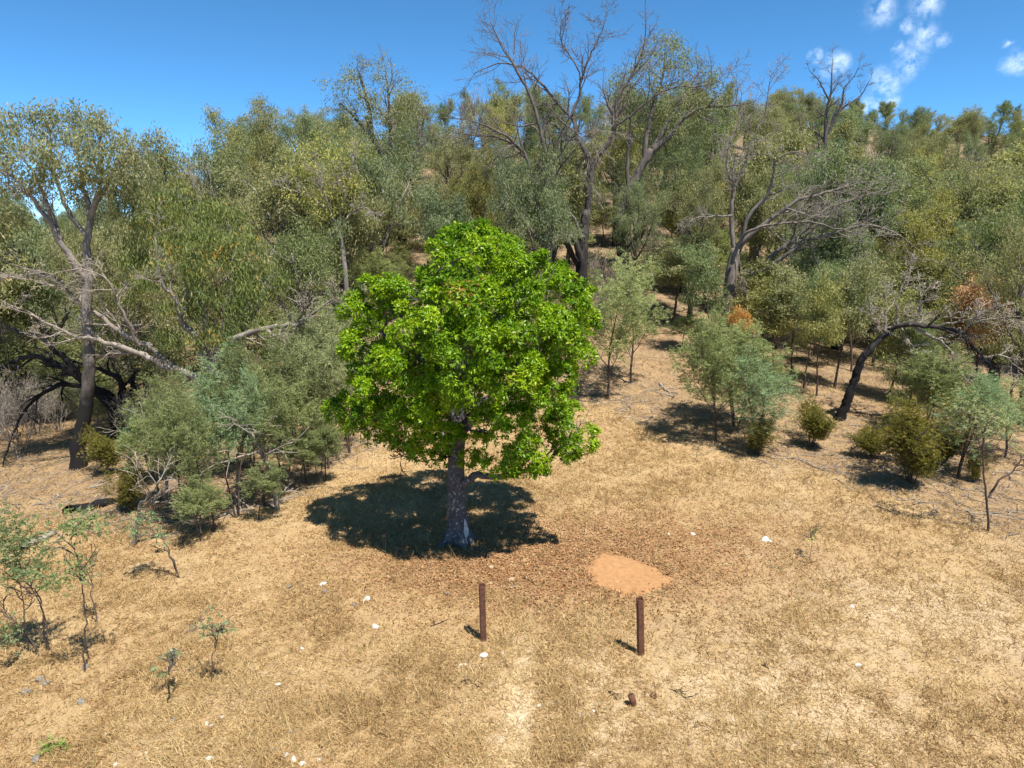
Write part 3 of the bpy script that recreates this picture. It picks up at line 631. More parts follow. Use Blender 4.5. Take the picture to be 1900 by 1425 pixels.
# ---- dead tree with sweeping limbs on the right
T = Custom('dead_tree', 'grey dead tree whose long bare limbs sweep out sideways above the saplings', (1355, 560), 33, depth=36)
T.limb('trunk', [(1353,562),(1354,530),(1358,495),(1366,462)], .36, .25, 'grey', ground=True, flare=1.2, sides=10)
SW = [([(1364,470),(1360,442),(1357,388),(1363,347),(1350,316),(1354,268),(1373,221),(1376,158)], .17, .018, 0, .5, 8, .2),
      ([(1362,350),(1385,297),(1395,259),(1417,221),(1424,180),(1429,142)], .09, .014, .2, 0, 7, .26),
      ([(1372,460),(1376,442),(1391,398),(1423,363),(1435,325),(1439,300),(1470,281),(1500,290)], .15, .018, 0, -1.5, 8, .22),
      ([(1370,465),(1385,442),(1442,398),(1480,372),(1534,357),(1578,344),(1625,336)], .18, .02, 0, -2.2, 10, .22),
      ([(1372,505),(1411,496),(1434,475),(1472,445),(1502,420),(1534,388),(1578,372),(1630,355)], .20, .02, .3, -1.0, 10, .2),
      ([(1372,510),(1416,503),(1446,483),(1494,448),(1542,435),(1600,418),(1660,432),(1710,470)], .17, .018, .2, -2.5, 11, .22),
      ([(1358,490),(1375,445),(1400,425),(1450,415),(1500,412),(1560,425),(1620,440)], .12, .016, -.4, -3.2, 10, .24),
      ([(1358,400),(1340,402),(1310,402),(1285,408),(1265,425)], .07, .012, -.1, -1, 7, .3)]
for pts, r0, r1, d0, d1, tw, tl in SW: T.limb('limb', pts, r0*.84, r1*.8, 'grey', d0, d1, twigs=tw+3, tw_len=tl, tw_start=.3, droop=.03)
T.limb('hanging_branch', [(1368,468),(1374,490),(1376,520),(1384,545)], .025, .008, 'dead', -.4, -.6, twigs=6, tw_len=.4, droop=.25, sides=5)

# ---- slender dead spire
T = Custom('dead_tree', 'slender upright dead tree with a straight bare stem reaching above the far ridge', (1526, 440), 34, depth=58)
T.limb('trunk', [(1526,445),(1526,400),(1527,316),(1532,253),(1535,202),(1541,170),(1545,110)], .30, .03, 'burnt', ground=True, sides=8, twigs=10, tw_len=.13, tw_start=.35)
for pts, r0, r1 in [([(1530,262),(1549,221),(1562,202),(1597,177),(1616,142)], .13, .02), ([(1538,185),(1528,165),(1518,148),(1500,128)], .08, .02), ([(1552,218),(1563,190),(1565,167),(1584,142),(1596,120)], .08, .02), ([(1527,330),(1505,300),(1490,250),(1480,215)], .10, .02), ([(1528,335),(1550,318),(1580,308),(1620,320)], .12, .02)]:
    T.limb('limb', pts, r0, r1, 'burnt', 0, -.6, twigs=6, tw_len=.22)

# ---- burnt leaning tree on the right
T = Custom('burnt_tree', 'leaning fire-blackened tree arching grey dead branches over to one side beside olive shrubs', (1556, 778), 35)
T.limb('trunk', [(1556,780),(1566,757),(1574,737),(1583,716),(1589,695),(1597,672),(1608,655),(1632,629),(1648,614)], .19, .11, 'burnt', ground=True, flare=1.3, sides=10)
BL = [([(1645,617),(1663,605),(1689,603),(1737,608),(1774,613),(1797,634),(1826,666),(1842,695),(1837,739)], .13, .014, 0, -2.2, 10, .2, .10),
      ([(1690,604),(1721,621),(1747,634),(1766,658),(1771,676),(1800,713),(1826,739)], .07, .010, -.4, -2.4, 9, .25, .12),
      ([(1643,618),(1645,582),(1663,550),(1684,518),(1692,492)], .055, .009, 0, .4, 6, .3, 0),
      ([(1735,608),(1760,600),(1789,595),(1821,584),(1863,566)], .05, .008, -.8, -1.8, 7, .3, 0),
      ([(1779,618),(1810,597),(1858,592),(1895,596)], .045, .008, -1.2, -2.5, 7, .3, .02),
      ([(1829,663),(1858,660),(1900,690),(1930,730)], .045, .008, -1.9, -2.6, 7, .3, .06),
      ([(1640,625),(1626,603),(1610,579)], .035, .008, 0, -.5, 5, .4, 0), ([(1680,606),(1712,595),(1705,560),(1720,535)], .05, .009, -.2, .3, 6, .3, 0),
      ([(1665,606),(1664,585),(1680,582),(1700,592)], .03, .008, -.2, -.9, 5, .3, .05), ([(1672,608),(1685,630),(1700,650),(1735,662)], .035, .008, -.2, -1.2, 6, .35, .1)]
for i, (pts, r0, r1, d0, d1, tw, tl, dr) in enumerate(BL): T.limb('limb', pts, r0*.9, r1*.8, 'burnt' if i == 0 else 'dead', d0, d1, twigs=tw+1, tw_len=tl, tw_start=.2, droop=dr)
T.crown([(1640,664,14,.1),(1648,684,16,-.1),(1662,698,13,-.2)], 'gum', per=30, clump=.17, ln=.13, wd=.04, density=26, color=(.95,1.0,.65))

# ---- burnt dead tree on the left
T = Custom('burnt_tree', 'fire-blackened tree with crooked arching limbs that hang to the ground beside the tall leafy gum', (220, 812), 36)
T.limb('trunk', [(219,814),(217,785),(214,770),(202,749),(175,722),(145,699),(111,679),(67,662),(27,669),(-10,690)], .27, .04, 'burnt', 0, -1.5, ground=True, flare=1.3, sides=10, twigs=10, tw_len=.14, tw_start=.4, droop=.06)
for pts, r0, r1, d0, d1, tw, tl, dr in [([(219,790),(222,743),(228,722),(219,702),(202,692),(168,679),(128,669)], .17, .03, 0, -.6, 8, .25, .05), ([(221,760),(228,744),(239,736),(245,715),(249,690)], .12, .04, 0, .2, 5, .35, 0),
      ([(216,745),(200,730),(182,722),(152,716),(118,712),(94,722),(61,746),(34,783),(13,834),(3,884)], .14, .018, -.2, -2.2, 10, .16, .14), ([(146,698),(118,662),(101,652),(77,625),(50,621),(20,608),(-15,600)], .13, .02, -.6, -1.5, 9, .22, .08),
      ([(67,662),(40,680),(15,700),(-5,740)], .05, .01, -1, -2, 7, .35, .15)]:
    T.limb('limb', pts, r0, r1, 'burnt', d0, d1, twigs=tw, tw_len=tl, tw_start=.3, droop=dr)

# ---- tall gum on the left edge
T = Custom('gum_tree', 'tall gum with a blackened foot and pale forking trunk under an open domed crown', (147, 868), 37)
T.limb('trunk', [(143,870),(148,817),(158,766),(165,699),(163,632),(162,547),(165,497),(162,453),(168,403)], .25, .10, 'lbark', 0, .6, ground=True, flare=1.25, sides=10)
GL = [([(168,405),(177,377),(202,337),(222,300),(240,280)], .11, .02, .6, .2), ([(166,400),(160,360),(152,347),(149,302),(140,250)], .10, .02, .6, 1.2), ([(163,520),(136,486),(101,428),(63,372),(33,334),(5,322)], .13, .02, .4, -.5), ([(112,446),(86,372),(68,337),(40,290)], .08, .02, .1, .6), ([(170,395),(185,350),(190,300),(185,240)], .09, .02, .6, .6), ([(164,440),(125,390),(105,330),(95,270),(90,230)], .09, .02, .5, 1.3)]
for pts, r0, r1, d0, d1 in GL: T.limb('limb', pts, r0, r1, 'pbark', d0, d1, twigs=7, tw_len=.26, tw_start=.4)
T.crown([(90,230,34,.8),(130,222,34,1),(170,232,34,.8),(205,250,34,.5),(235,275,28,.2),(60,235,34,.5),(25,240,36,.2),(-15,260,40,0),(150,265,38,-.4),(195,290,34,-.5),(110,270,34,-.5),(30,290,36,-.6),(-10,320,36,-.5),(70,300,30,-.3),(225,315,24,.4),(180,330,22,.2),(0,370,30,.3),(50,350,26,.2),(20,400,24,.3),(85,345,22,.3),(250,365,22,.6),(215,380,20,.6),(140,360,18,.7),(205,345,22,.4),(100,315,22,-.2),(235,340,20,.5),(240,300,26,.2),(160,300,26,-.2),(130,330,20,.6),(-30,240,34,.6)], 'gum', per=120, clump=.21, ln=.15, wd=.04, density=15, color=(1.0,1.0,.92))

# ---- broad drooping gum on the left
T = Custom('gum_tree', 'broad gum with drooping green and orange leaves and low outreaching dead limbs', (400, 815), 38)
T.limb('trunk', [(398,818),(395,760),(394,709),(390,680)], .30, .22, 'gbark', 0, .1, ground=True, flare=1.3, sides=10)
for pts, r0, r1, d0, d1, tw, tl, nm in [([(393,712),(404,679),(421,648),(438,628),(471,615),(515,605),(556,601),(573,588),(616,557),(645,560)], .16, .014, -.6, -2.4, 10, .18, 'dead_limb'), ([(392,700),(387,669),(364,625),(337,598),(327,554),(303,534),(293,500),(290,440)], .15, .02, -.3, -1.6, 6, .2, 'limb'),
      ([(390,715),(340,690),(303,679),(276,662),(236,648),(182,632),(145,625),(111,611),(61,584),(0,557)], .15, .014, -.3, -2.0, 12, .18, 'dead_limb'), ([(388,705),(323,682),(283,645),(249,632),(189,591),(135,551),(108,520),(67,507),(0,480)], .14, .014, -.2, -1.0, 12, .18, 'dead_limb'),
      ([(391,690),(410,620),(430,540),(430,450)], .15, .02, 0, .6, 5, .2, 'limb'), ([(390,690),(380,600),(360,500),(350,410)], .14, .02, 0, .9, 5, .2, 'limb'), ([(392,700),(440,640),(480,560),(495,500)], .12, .02, 0, .2, 5, .2, 'limb'), ([(258,640),(240,600),(215,560),(200,520),(150,500),(60,520)], .06, .01, -1, -2.2, 10, .25, 'dead_limb')]:
    T.limb(nm, pts, r0, r1, 'dead' if nm == 'dead_limb' else 'pbark', d0, d1, twigs=tw, tw_len=tl, tw_start=.3, droop=.03 if nm == 'dead_limb' else 0)
T.crown([(300,400,50,0),(350,380,50,.3),(400,420,55,.2),(260,400,40,0),(430,460,55,0),(470,490,45,0),(340,460,60,-.7),(400,510,60,-.9),(280,480,50,-.6),(490,560,42,-.3),(450,580,50,-.8),(350,550,50,-1.1),(250,520,38,-.4),(420,640,42,-.8),(480,640,36,-.6),(300,600,36,-.9),(370,620,36,-.6),(240,455,30,0),(505,510,30,.1),(510,610,26,-.3),(400,400,40,1),(320,430,50,1.2),(440,520,50,1.2)], 'gumw', per=130, clump=.21, ln=.19, wd=.04, droop=1.5, density=9.5, color=(.88,.91,.8))
T.limb('hanging_branch', [(520,604),(530,640),(533,680),(540,740)], .022, .008, 'dead', -1.6, -1.9, twigs=5, tw_len=.35, droop=.2, sides=5)
T.limb('hanging_branch', [(440,628),(455,650),(458,690)], .02, .008, 'dead', -1.2, -1.4, twigs=4, tw_len=.35, droop=.2, sides=5)

# pale gum forking, yellow-green
T = Custom('gum_tree', 'yellow-green gum with a slim pale forked trunk in front of the hillside wood', (640, 545), 39, depth=36)
T.limb('trunk', [(642,560),(640,500),(632,440),(626,420)], .13, .10, 'pbark', ground=True, sides=8)
for pts, r0, r1 in [([(626,425),(612,390),(600,350),(585,300)], .08, .02), ([(630,430),(650,400),(670,385),(690,390)], .07, .015), ([(618,400),(590,375),(560,360),(520,345)], .06, .015), ([(628,425),(635,380),(650,330),(655,290)], .07, .02)]: T.limb('limb', pts, r0, r1, 'pbark', 0, -.5, twigs=6, tw_len=.3)
T.crown([(575,300,34,0),(610,320,40,0),(560,350,34,-.4),(640,350,36,-.3),(600,380,32,-.5),(650,300,32,.3),(545,300,24,.2),(665,350,24,0),(620,270,30,.4),(590,260,26,.4)], 'gum', per=40, clump=.26, ln=.16, wd=.05, density=13, color=(1.35,1.3,.72))
# dark-trunked gum that tops the centre hill
T = Custom('gum_tree', 'dark slanting-trunked gum topping the hill skyline', (748, 450), 40, depth=50)
T.limb('trunk', [(748,455),(742,400),(738,360),(715,300),(690,250),(680,215)], .31, .13, 'burnt', ground=True, flare=1.2, sides=9)
for pts, r0, r1 in [([(700,270),(660,220),(630,190)], .14, .03), ([(690,250),(685,200),(670,150),(662,125)], .14, .03), ([(722,310),(725,240),(720,180),(715,130)], .16, .03), ([(738,360),(770,300),(775,240),(770,190)], .15, .03), ([(738,380),(720,345),(695,340)], .12, .04)]: T.limb('limb', pts, r0, r1, 'burnt', 0, .2, twigs=6, tw_len=.28)
T.crown([(664,128,22,0),(715,130,24,0),(690,160,34,0),(650,165,30,0),(620,170,24,0),(740,170,34,.3),(770,180,26,.2),(715,200,40,-.5),(670,210,34,-.4),(630,200,24,0),(760,230,38,.3),(790,210,24,0),(740,270,36,-.6),(700,270,30,.4),(765,300,34,-.6),(780,350,30,-.6),(745,340,26,-.9),(810,260,28,0),(725,400,30,-.9),(775,400,34,-.7)], 'gum', per=44, clump=.28, ln=.18, wd=.055, density=10, color=(.98,.98,.9))

# ------------------------------------------------------------------ middle-ground plants placed one by one
rr = np.random.default_rng(77)
GREEN, BLUE, GREY, BRIGHT = (1.0,1.03,.95), (.92,1.12,1.25), (1.15,1.15,1.2), (1.1,1.15,.72)
wl_ = 'feathery green wattle in the thicket under the broad drooping gum'
for i, (bx, by, ty, w, c) in enumerate([(300,930,760,110,GREEN),(345,965,700,130,GREEN),(400,985,720,120,GREEN),(440,960,700,120,BLUE),(490,940,700,120,GREEN),(530,915,680,120,GREEN),(570,900,640,110,GREEN),(420,890,640,130,BLUE),(610,870,600,110,GREY),(650,840,560,110,GREY),(590,840,570,120,GREY),(330,890,700,120,GREEN),(545,850,600,110,GREEN),(470,880,630,120,GREEN),(380,930,800,90,GREEN),(285,900,740,90,BLUE),(640,790,530,110,GREY)]):
    wl_ = ('tall ' if by-ty > 245 else 'low ' if by-ty < 205 else '')+{GREEN: 'feathery green', BLUE: 'blue-green feathery', GREY: 'pale grey-green'}[c]+' wattle in the thicket under the broad drooping gum'
    plant_px(([LEGS[0], LEGS[1]] if by > 895 else WATS)[i % (2 if by > 895 else 4)], 'wattle', wl_, 'wattle', bx, by, ty, w, tuple(np.array(c)*rr.uniform(.8, 1.15)), 'wattles in the thicket', rr.uniform(0, 6.28))
for i, (bx, by, ty, w) in enumerate([(480,965,845,90),(375,1005,880,95),(555,910,790,80),(395,985,890,80),(605,893,760,80),(592,900,775,70)]):
    plant_px(LEGS[i % 2], 'wattle_sapling', 'small slim-stemmed wattle at the grassy rim of the thicket', 'sapling', bx, by, ty, w, GREEN, 'wattle saplings along the thicket rim', rr.uniform(0, 6.28))
for i, (bx, by, ty, w, l) in enumerate([(1128,742,480,125,'soft grey-green wattle on a thin stem, its foot shaded by twigs'),(1170,712,470,120,'bushy grey-green wattle next to the thin-stemmed one beside the bright tree')]):
    plant_px(WATS[0], 'wattle', l, 'wattle', bx, by, ty, w, (1.25,1.28,1.2), None, rr.uniform(0, 6.28))
plant_px(WATS[1], 'wattle', 'tall green wattle with a dark bare stem at the clearing edge', 'wattle', 1330, 818, 575, 150, GREEN, None, 1)
plant_px(WATS[3], 'wattle', 'blue-green wattle crowding against the tall green wattle at the clearing edge', 'wattle', 1405, 835, 650, 140, BLUE, None, 2)
plant_px(WATS[2], 'wattle', 'light green wattle behind the blue-green wattle', 'wattle', 1365, 790, 590, 150, GREEN, None, 3)
plant_px(WATS[1], 'wattle', 'grey-green wattle on two charred stems beside the big olive shrub', 'wattle', 1775, 888, 690, 150, BLUE, None, 4)
plant_px(WATS[2], 'wattle', 'dull green wattle growing under the drooping dead branches of the leaning tree', 'wattle', 1720, 800, 640, 130, GREEN, None, 5)
plant_px(WATS[0], 'wattle', 'pale wattle rising behind the crooked bare-stemmed sapling', 'wattle', 1865, 850, 690, 130, GREY, None, 6)
plant_px(SAPS[0], 'gum_sapling', 'low leafy gum sapling with a dark foot on the bare slope between the wattles', 'sapling', 1263, 652, 580, 60, (.9,1.05,.8), None, 1)
for i, (bx, by, ty, w) in enumerate([(1248,600,430,120),(1320,660,450,110),(1435,690,520,110),(1470,690,490,110),(1490,722,500,95),(1515,735,500,85),(1548,720,480,100),(1580,690,480,110),(1650,740,540,100),(1690,745,560,90),(1722,760,590,80),(1410,650,470,120),(1620,680,470,110),(1510,660,470,110),(1750,720,560,100),(1875,740,560,110),(1840,720,600,90),(1380,640,480,110),(1700,660,480,120),(1560,640,470,110)]):
    plant_px(SAPS[i % 3], 'gum_sapling', ('taller' if by-ty > 190 else 'shorter')+' slim gum sapling with '+['grey-green','dark green','yellow-green'][i % 3]+' leaves '+('around the leaning burnt tree' if bx > 1530 else 'below the grey dead tree'), 'sapling', bx, by, ty, w, [(1.0,1.02,.95),(.82,.98,.85),(1.15,1.12,.78)][i % 3], 'gum saplings on the right', rr.uniform(0, 6.28))
plant_px(BROWN, 'dead_sapling', 'sapling with scorched orange-brown leaves among the green saplings', 'sapling', 1808, 735, 508, 105, (1, 1, 1))
plant_px(BROWN, 'dead_sapling', 'small yellow-brown sapling poking up behind the tall green wattle', 'sapling', 1368, 700, 570, 45, (1.0,.9,.5))
for i, (bx, by, ty, w, l) in enumerate([(1505,828,745,85,'rounded olive shrub at the foot of the leaning burnt tree'),(1690,895,738,155,'largest olive-brown shrub, heaped over grey sticks at the clearing edge'),(1745,870,790,80,'olive shrub tucked behind the largest one'),(1405,845,775,70,'olive shrub under the blue-green wattle'),(1620,850,790,80,'low olive shrub between the leaning burnt tree and the largest shrub'),(1810,895,840,40,'knee-high olive shrub by the crooked bare-stemmed sapling'),(195,880,800,80,'dull olive shrub at the foot of the tree with crooked arching limbs'),(240,950,860,80,'olive shrub among pale dead branches in the thicket')]):
    plant_px(SHRS[i % 2], 'shrub', l, 'shrub', bx, by, ty, w, (1, 1, 1), None, rr.uniform(0, 6.28))
for i, (bx, by, ty, w) in enumerate([(70,805,690,110),(20,815,690,110),(110,800,680,90),(180,800,700,90),(255,815,700,90),(-20,830,680,110)]):
    plant_px(BRUSH[i % 2], 'dead_bush', 'leafless grey twiggy bush beneath the arching burnt limbs', 'bush', bx, by, ty, w, (1, 1, 1), 'dead grey bushes', rr.uniform(0, 6.28))
for i, (bx, by, ty, w) in enumerate([(40,790,600,130),(120,780,620,110),(-20,800,660,120)]):
    plant_px(WATS[(i+1) % 4], 'wattle', 'dusty dark green wattle behind the leafless grey bushes', 'bush', bx, by, ty, w, (.8,.8,.7), 'dusty wattles', rr.uniform(0, 6.28))

# ---- young plants in the open grass
def sapling(label, stems, fol, seed, base, mat='wattle', color=(1, 1, 1), per=24, r0=.018, name='sapling', clump=.16):
    T = Custom(name, label, base, seed, cat='sapling')
    for k, pts in enumerate(stems): T.limb('stem', pts, r0, r0*.3, 'stem', T.rng.uniform(-.1, .1), T.rng.uniform(-.4, .4), ground=(k == 0 or abs(pts[0][1]-base[1]) < 6), sides=6, twigs=5, tw_len=.25, tw_start=.5, lv=1, kids=(4, 3))
    T.crown(fol, mat, per=per, clump=clump, ln=.08, wd=.021, density=105, color=color, spray=True, name='foliage', sub=.2)
sapling('many-stemmed young wattle at the slope rim, crowned with soft green leaves', [[(90,1215),(80,1140),(70,1100),(45,1080)],[(90,1215),(85,1150),(60,1090),(40,1050)],[(88,1212),(50,1175),(45,1120),(35,1060)],[(85,1212),(40,1170),(0,1120)]], [(30,995,38,0),(55,1030,40,0),(10,1040,42,.2),(50,1065,32,-.3),(0,1000,36,0),(78,1060,22,.1),(20,965,24,0),(15,1160,24,-.4),(0,1190,22,-.4),(60,985,18,.2)], 51, (90,1215), color=(.72,.85,.85), per=48)
sapling('thin straight sapling with two tiers of flat green sprays', [[(155,1250),(155,1200),(158,1140),(150,1080),(142,1035),(130,1000)]], [(140,965,22,0),(120,985,20,.1),(165,960,18,-.1),(140,990,20,0),(150,1050,20,0),(120,1055,18,-.2),(95,1085,16,-.2),(185,965,12,0)], 52, (155,1250), color=(.75,.92,.78), per=40)
sapling('short forked sapling just behind the thin straight one', [[(180,1158),(172,1120),(168,1080),(160,1055)]], [(155,1050,16,0),(170,1070,12,0)], 53, (180,1158), per=24)
sapling('leaning bare-stemmed sapling with blue-green leaves at its tip', [[(333,1072),(318,1030),(305,1008),(285,985),(275,960)],[(330,1065),(312,1025),(295,1015)]], [(262,980,22,0),(275,960,16,.1),(245,985,14,0),(300,990,10,-.1)], 54, (333,1072), color=BLUE, per=40)
sapling('tiny crooked sapling with a few grey-blue leaves at its forked top', [[(389,1276),(391,1230),(400,1200),(393,1180),(380,1160)],[(399,1202),(404,1180),(412,1165)]], [(375,1155,10,0),(385,1170,9,0),(405,1165,11,0),(415,1158,8,0)], 55, (389,1276), color=(.8,.98,1.1), per=16, r0=.010, clump=.1)
sapling('smallest blue-leaved seedling beside a white stone', [[(312,1290),(308,1265),(312,1245),(320,1225)]], [(298,1243,9,0),(318,1225,7,0),(325,1212,6,0)], 56, (312,1290), color=(.8,.98,1.1), per=16, r0=.007, clump=.08)
sapling('crooked bare-stemmed sapling with a thin grey-green top standing out in the grass', [[(1835,987),(1832,930),(1826,880),(1823,835),(1805,800),(1795,770)],[(1835,925),(1855,895),(1885,868),(1910,840)],[(1822,835),(1828,800),(1840,775)]], [(1790,760,26,0),(1815,770,26,-.2),(1840,770,24,.1),(1770,750,18,0),(1860,790,18,0),(1800,735,22,.2),(1905,840,10,0)], 57, (1835,987), color=GREY, per=34, r0=.035)
sapling('wispy pale seedling alone in the open grass', [[(1503,1043),(1505,1020),(1508,1000),(1512,990)]], [(1512,992,8,0),(1516,1000,6,0)], 58, (1503,1043), color=(1.3,1.2,.9), per=8, r0=.008, clump=.07)
sapling('ground-hugging green weed in the dry grass', [[(90,1392),(95,1388),(100,1383)],[(105,1392),(112,1386),(118,1380)]], [(85,1388,7,0),(100,1385,9,0),(118,1380,9,0)], 59, (100,1392), color=(.9,1.1,.6), per=16, r0=.008, name='weed', clump=.06)

# ------------------------------------------------------------------ hillside wood
rs = np.random.default_rng(91)
pos = []; spec = []
def tryp(r_, az, sp):
    x, y = r_*math.sin(az), r_*math.cos(az)
    for (a, b, c) in pos:
        if (a-x)**2+(b-y)**2 < (min(sp, c))**2: return None
    return x, y
HUES = [((1.02,1.0,.88), 'olive-green gum tree in the wood covering the hillside'), ((.82,.95,.92), 'grey-green gum tree in the wood covering the hillside'), ((1.25,1.16,.72), 'yellowish gum tree in the wood covering the hillside'), ((.72,.84,.66), 'dark green gum tree in the wood covering the hillside')]
ng = 0
KEEP = [(1030,1265,43),(1310,1500,39),(1505,1560,57),(560,700,37),(705,800,50),(60,240,30),(260,540,30)]     # sight lines kept open to the big trees
def blocked(x, y):
    px = 950+FPX*x/(y*math.cos(PITCH)+3*math.sin(PITCH)); return any(a < px < b and y < c for a, b, c in KEEP)
ZONES = [(29, 45, -40, 38, 900, 4.0), (45, 72, -39, 39, 2200, 4.2), (72, 100, -38, 40, 1700, 5.3), (100, 150, 8, 41, 900, 7.3), (150, 222, 14, 41, 1600, 8.2)]
for r0, r1, a0, a1, tries, sp in ZONES:
    for k in range(tries):
        r_ = math.sqrt(rs.uniform(r0*r0, r1*r1)); azd = rs.uniform(a0, a1); az = math.radians(azd)
        x, y = r_*math.sin(az), r_*math.cos(az)
        if (y < edge_y(x)+7 and r_ < 45) or blocked(x, y): continue
        if r_ < 42 and (4.5 < x < 13): continue           # bare slope between the wattles
        if r_ < 37 and (-16 < azd < 34): continue
        if r_ < 40 and azd > 20 and rs.random() < .6: continue
        q = tryp(r_, az, sp)
        if q is None: continue
        pos.append((x, y, sp))
        g = np.array([x, y, float(G(x, y))-.1]); dead = r_ > 46 and rs.random() < (.13 if r_ < 100 else .05)
        h = rs.uniform(6.8, 10) if r_ > 45 else rs.uniform(7, 10.5)
        if azd < -20: h *= .8
        if azd < -25: h = np.clip((CAMZ+r_*math.tan(math.radians(rs.uniform(.5, 2.6)))-g[2]), 5, 12)
        if r_ > 100: h *= rs.uniform(.75, 1.0)
        wsc = rs.uniform(.72, 1.05)
        where = 'in the hollow behind the pale-trunked gum' if azd < -22 else 'at the foot of the wooded slope' if r_ < 45 else 'halfway up the wooded slope' if r_ < 70 else 'near the top of the wooded slope' if r_ < 100 else 'on the flank of the far ridge' if r_ < 175 else 'along the crest of the far ridge'
        if dead:
            pr = DEADS[rs.integers(3)]; plant(pr, 'dead_tree', 'bare grey dead tree among the gums '+where, 'tree', g, rs.uniform(0, 6.28), h*1.02/pr['h'], h*.6/pr['w']*wsc, group='dead trees on the hillside')
        else:
            hv = rs.choice(4, p=[.42, .28, .18, .12]) if r_ < 100 else rs.choice(4, p=[.38, .27, .05, .3]); pr = GUMS[rs.integers(7)]; c, lab = HUES[hv]
            c = tuple(np.array(c)*rs.uniform(.88, 1.12)); ng += 1
            pi = [id(q_) for q_ in GUMS].index(id(pr))
            lab = ['tall ', 'short '][int(h < (8.4 if r_ < 100 else 7.2))]+['olive-green', 'grey-green', 'yellowish', 'dark green'][hv]+' gum '+['with a forking crown', 'with a forking crown', 'with a narrow crown', 'leafy right down its trunk', 'leafy right down its trunk', 'on a pale trunk', 'with a broad crown'][pi]+' '+where
            plant(pr, 'gum_tree', lab, 'tree', g, rs.uniform(0, 6.28), h/pr['h'], h*.62/pr['w']*wsc, c, 'gum trees on the hillside')
print('hillside gums', ng, 'all', len(pos))
# undergrowth between the trunks
for k in range(230):
    r_ = rs.uniform(29, 66); azd = rs.uniform(-36, 37); x, y = r_*math.sin(math.radians(azd)), r_*math.cos(math.radians(azd))
    if y < edge_y(x)+4 or (4.5 < x < 13 and r_ < 42): continue
    if x > 9 and y < 33: continue
    ui = rs.integers(9); pr = (WATS+SAPS+BRUSH)[ui]; h = rs.uniform(2.2, 4.5)*(.6 if blocked(x, y) else 1)
    plant(pr, ['understory_wattle', 'understory_sapling', 'dead_bush'][(ui > 3)+(ui > 6)*1], ['low ', 'shoulder-high ', 'tall '][int(h > 2.4)+int(h > 3.4)]+['feathery wattle', 'leafy gum sapling', 'leafless grey bush'][(ui > 3)+(ui > 6)*1]+' between the trunks '+('at the foot of the slope' if r_ < 40 else 'partway up the slope' if r_ < 53 else 'high up the slope'), 'bush', (x, y, float(G(x, y))-.05), rs.uniform(0, 6.28), h/pr['h'], h*.75/pr['w'], tuple(np.array((1.02,1.02,.92))*rs.uniform(.85, 1.1)), ['wattle', 'sapling', 'dead bush'][(ui > 3)+(ui > 6)*1]+' undergrowth on the hillside')
# larger gums framing the right side
for i, (bx, ty, w, Y, c, l) in enumerate([(1770,290,230,46,(.9,1.0,.92),'bushy grey-green gum with a rounded crown below the far ridge'),(1880,240,240,50,(1.06,1.03,.84),'big yellow-green gum standing before the far ridge'),(1690,330,170,48,(.85,.95,.8),'gum crown of dull green behind the sweeping dead limbs'),(1850,330,200,40,(1.02,1.0,.84),'olive gum in front of the big yellow-green one'),(1440,330,140,44,(.95,1.0,.75),'leafy green gum seen through the limbs of the grey dead tree'),(300,250,140,40,(1.0,1.02,.9),'gum peeping over the broad drooping gum'),(350,255,150,46,(1.02,1.0,.82),'olive gum on the low skyline behind the broad drooping gum'),(470,212,140,54,(1.1,1.05,.8),'yellow-olive gum where the skyline starts to climb the hill'),(415,245,130,50,(.92,1.0,.86),'grey-green gum on the skyline beside the leafless grey tree'),(530,190,130,60,(1.05,1.02,.82),'olive gum halfway along the climbing skyline'),(70,400,200,34,(.9,.95,.8),'shaded gum behind the tall pale-trunked gum'),(-20,340,180,38,(1.0,1.0,.85),'olive gum farther behind the tall pale-trunked gum'),(200,330,130,37,(.95,1.0,.88),'grey-green gum between the tall pale-trunked gum and the broad drooping one')]):
    plant_px(GUMS[(i*2+3) % 7], 'gum_tree', l, 'tree', bx, 600, ty, w, c, None, rr.uniform(0, 6.28), depth=Y)
for bx, ty, w, Y, i in [(392,245,90,44,0),(430,240,60,52,1)]:
    plant_px(DEADS[i], 'dead_tree', 'leafless grey tree poking above the skyline behind the broad drooping gum' if i == 0 else 'thin leafless tree next to the grey one on the skyline', 'tree', bx, 500, ty, w, depth=Y)

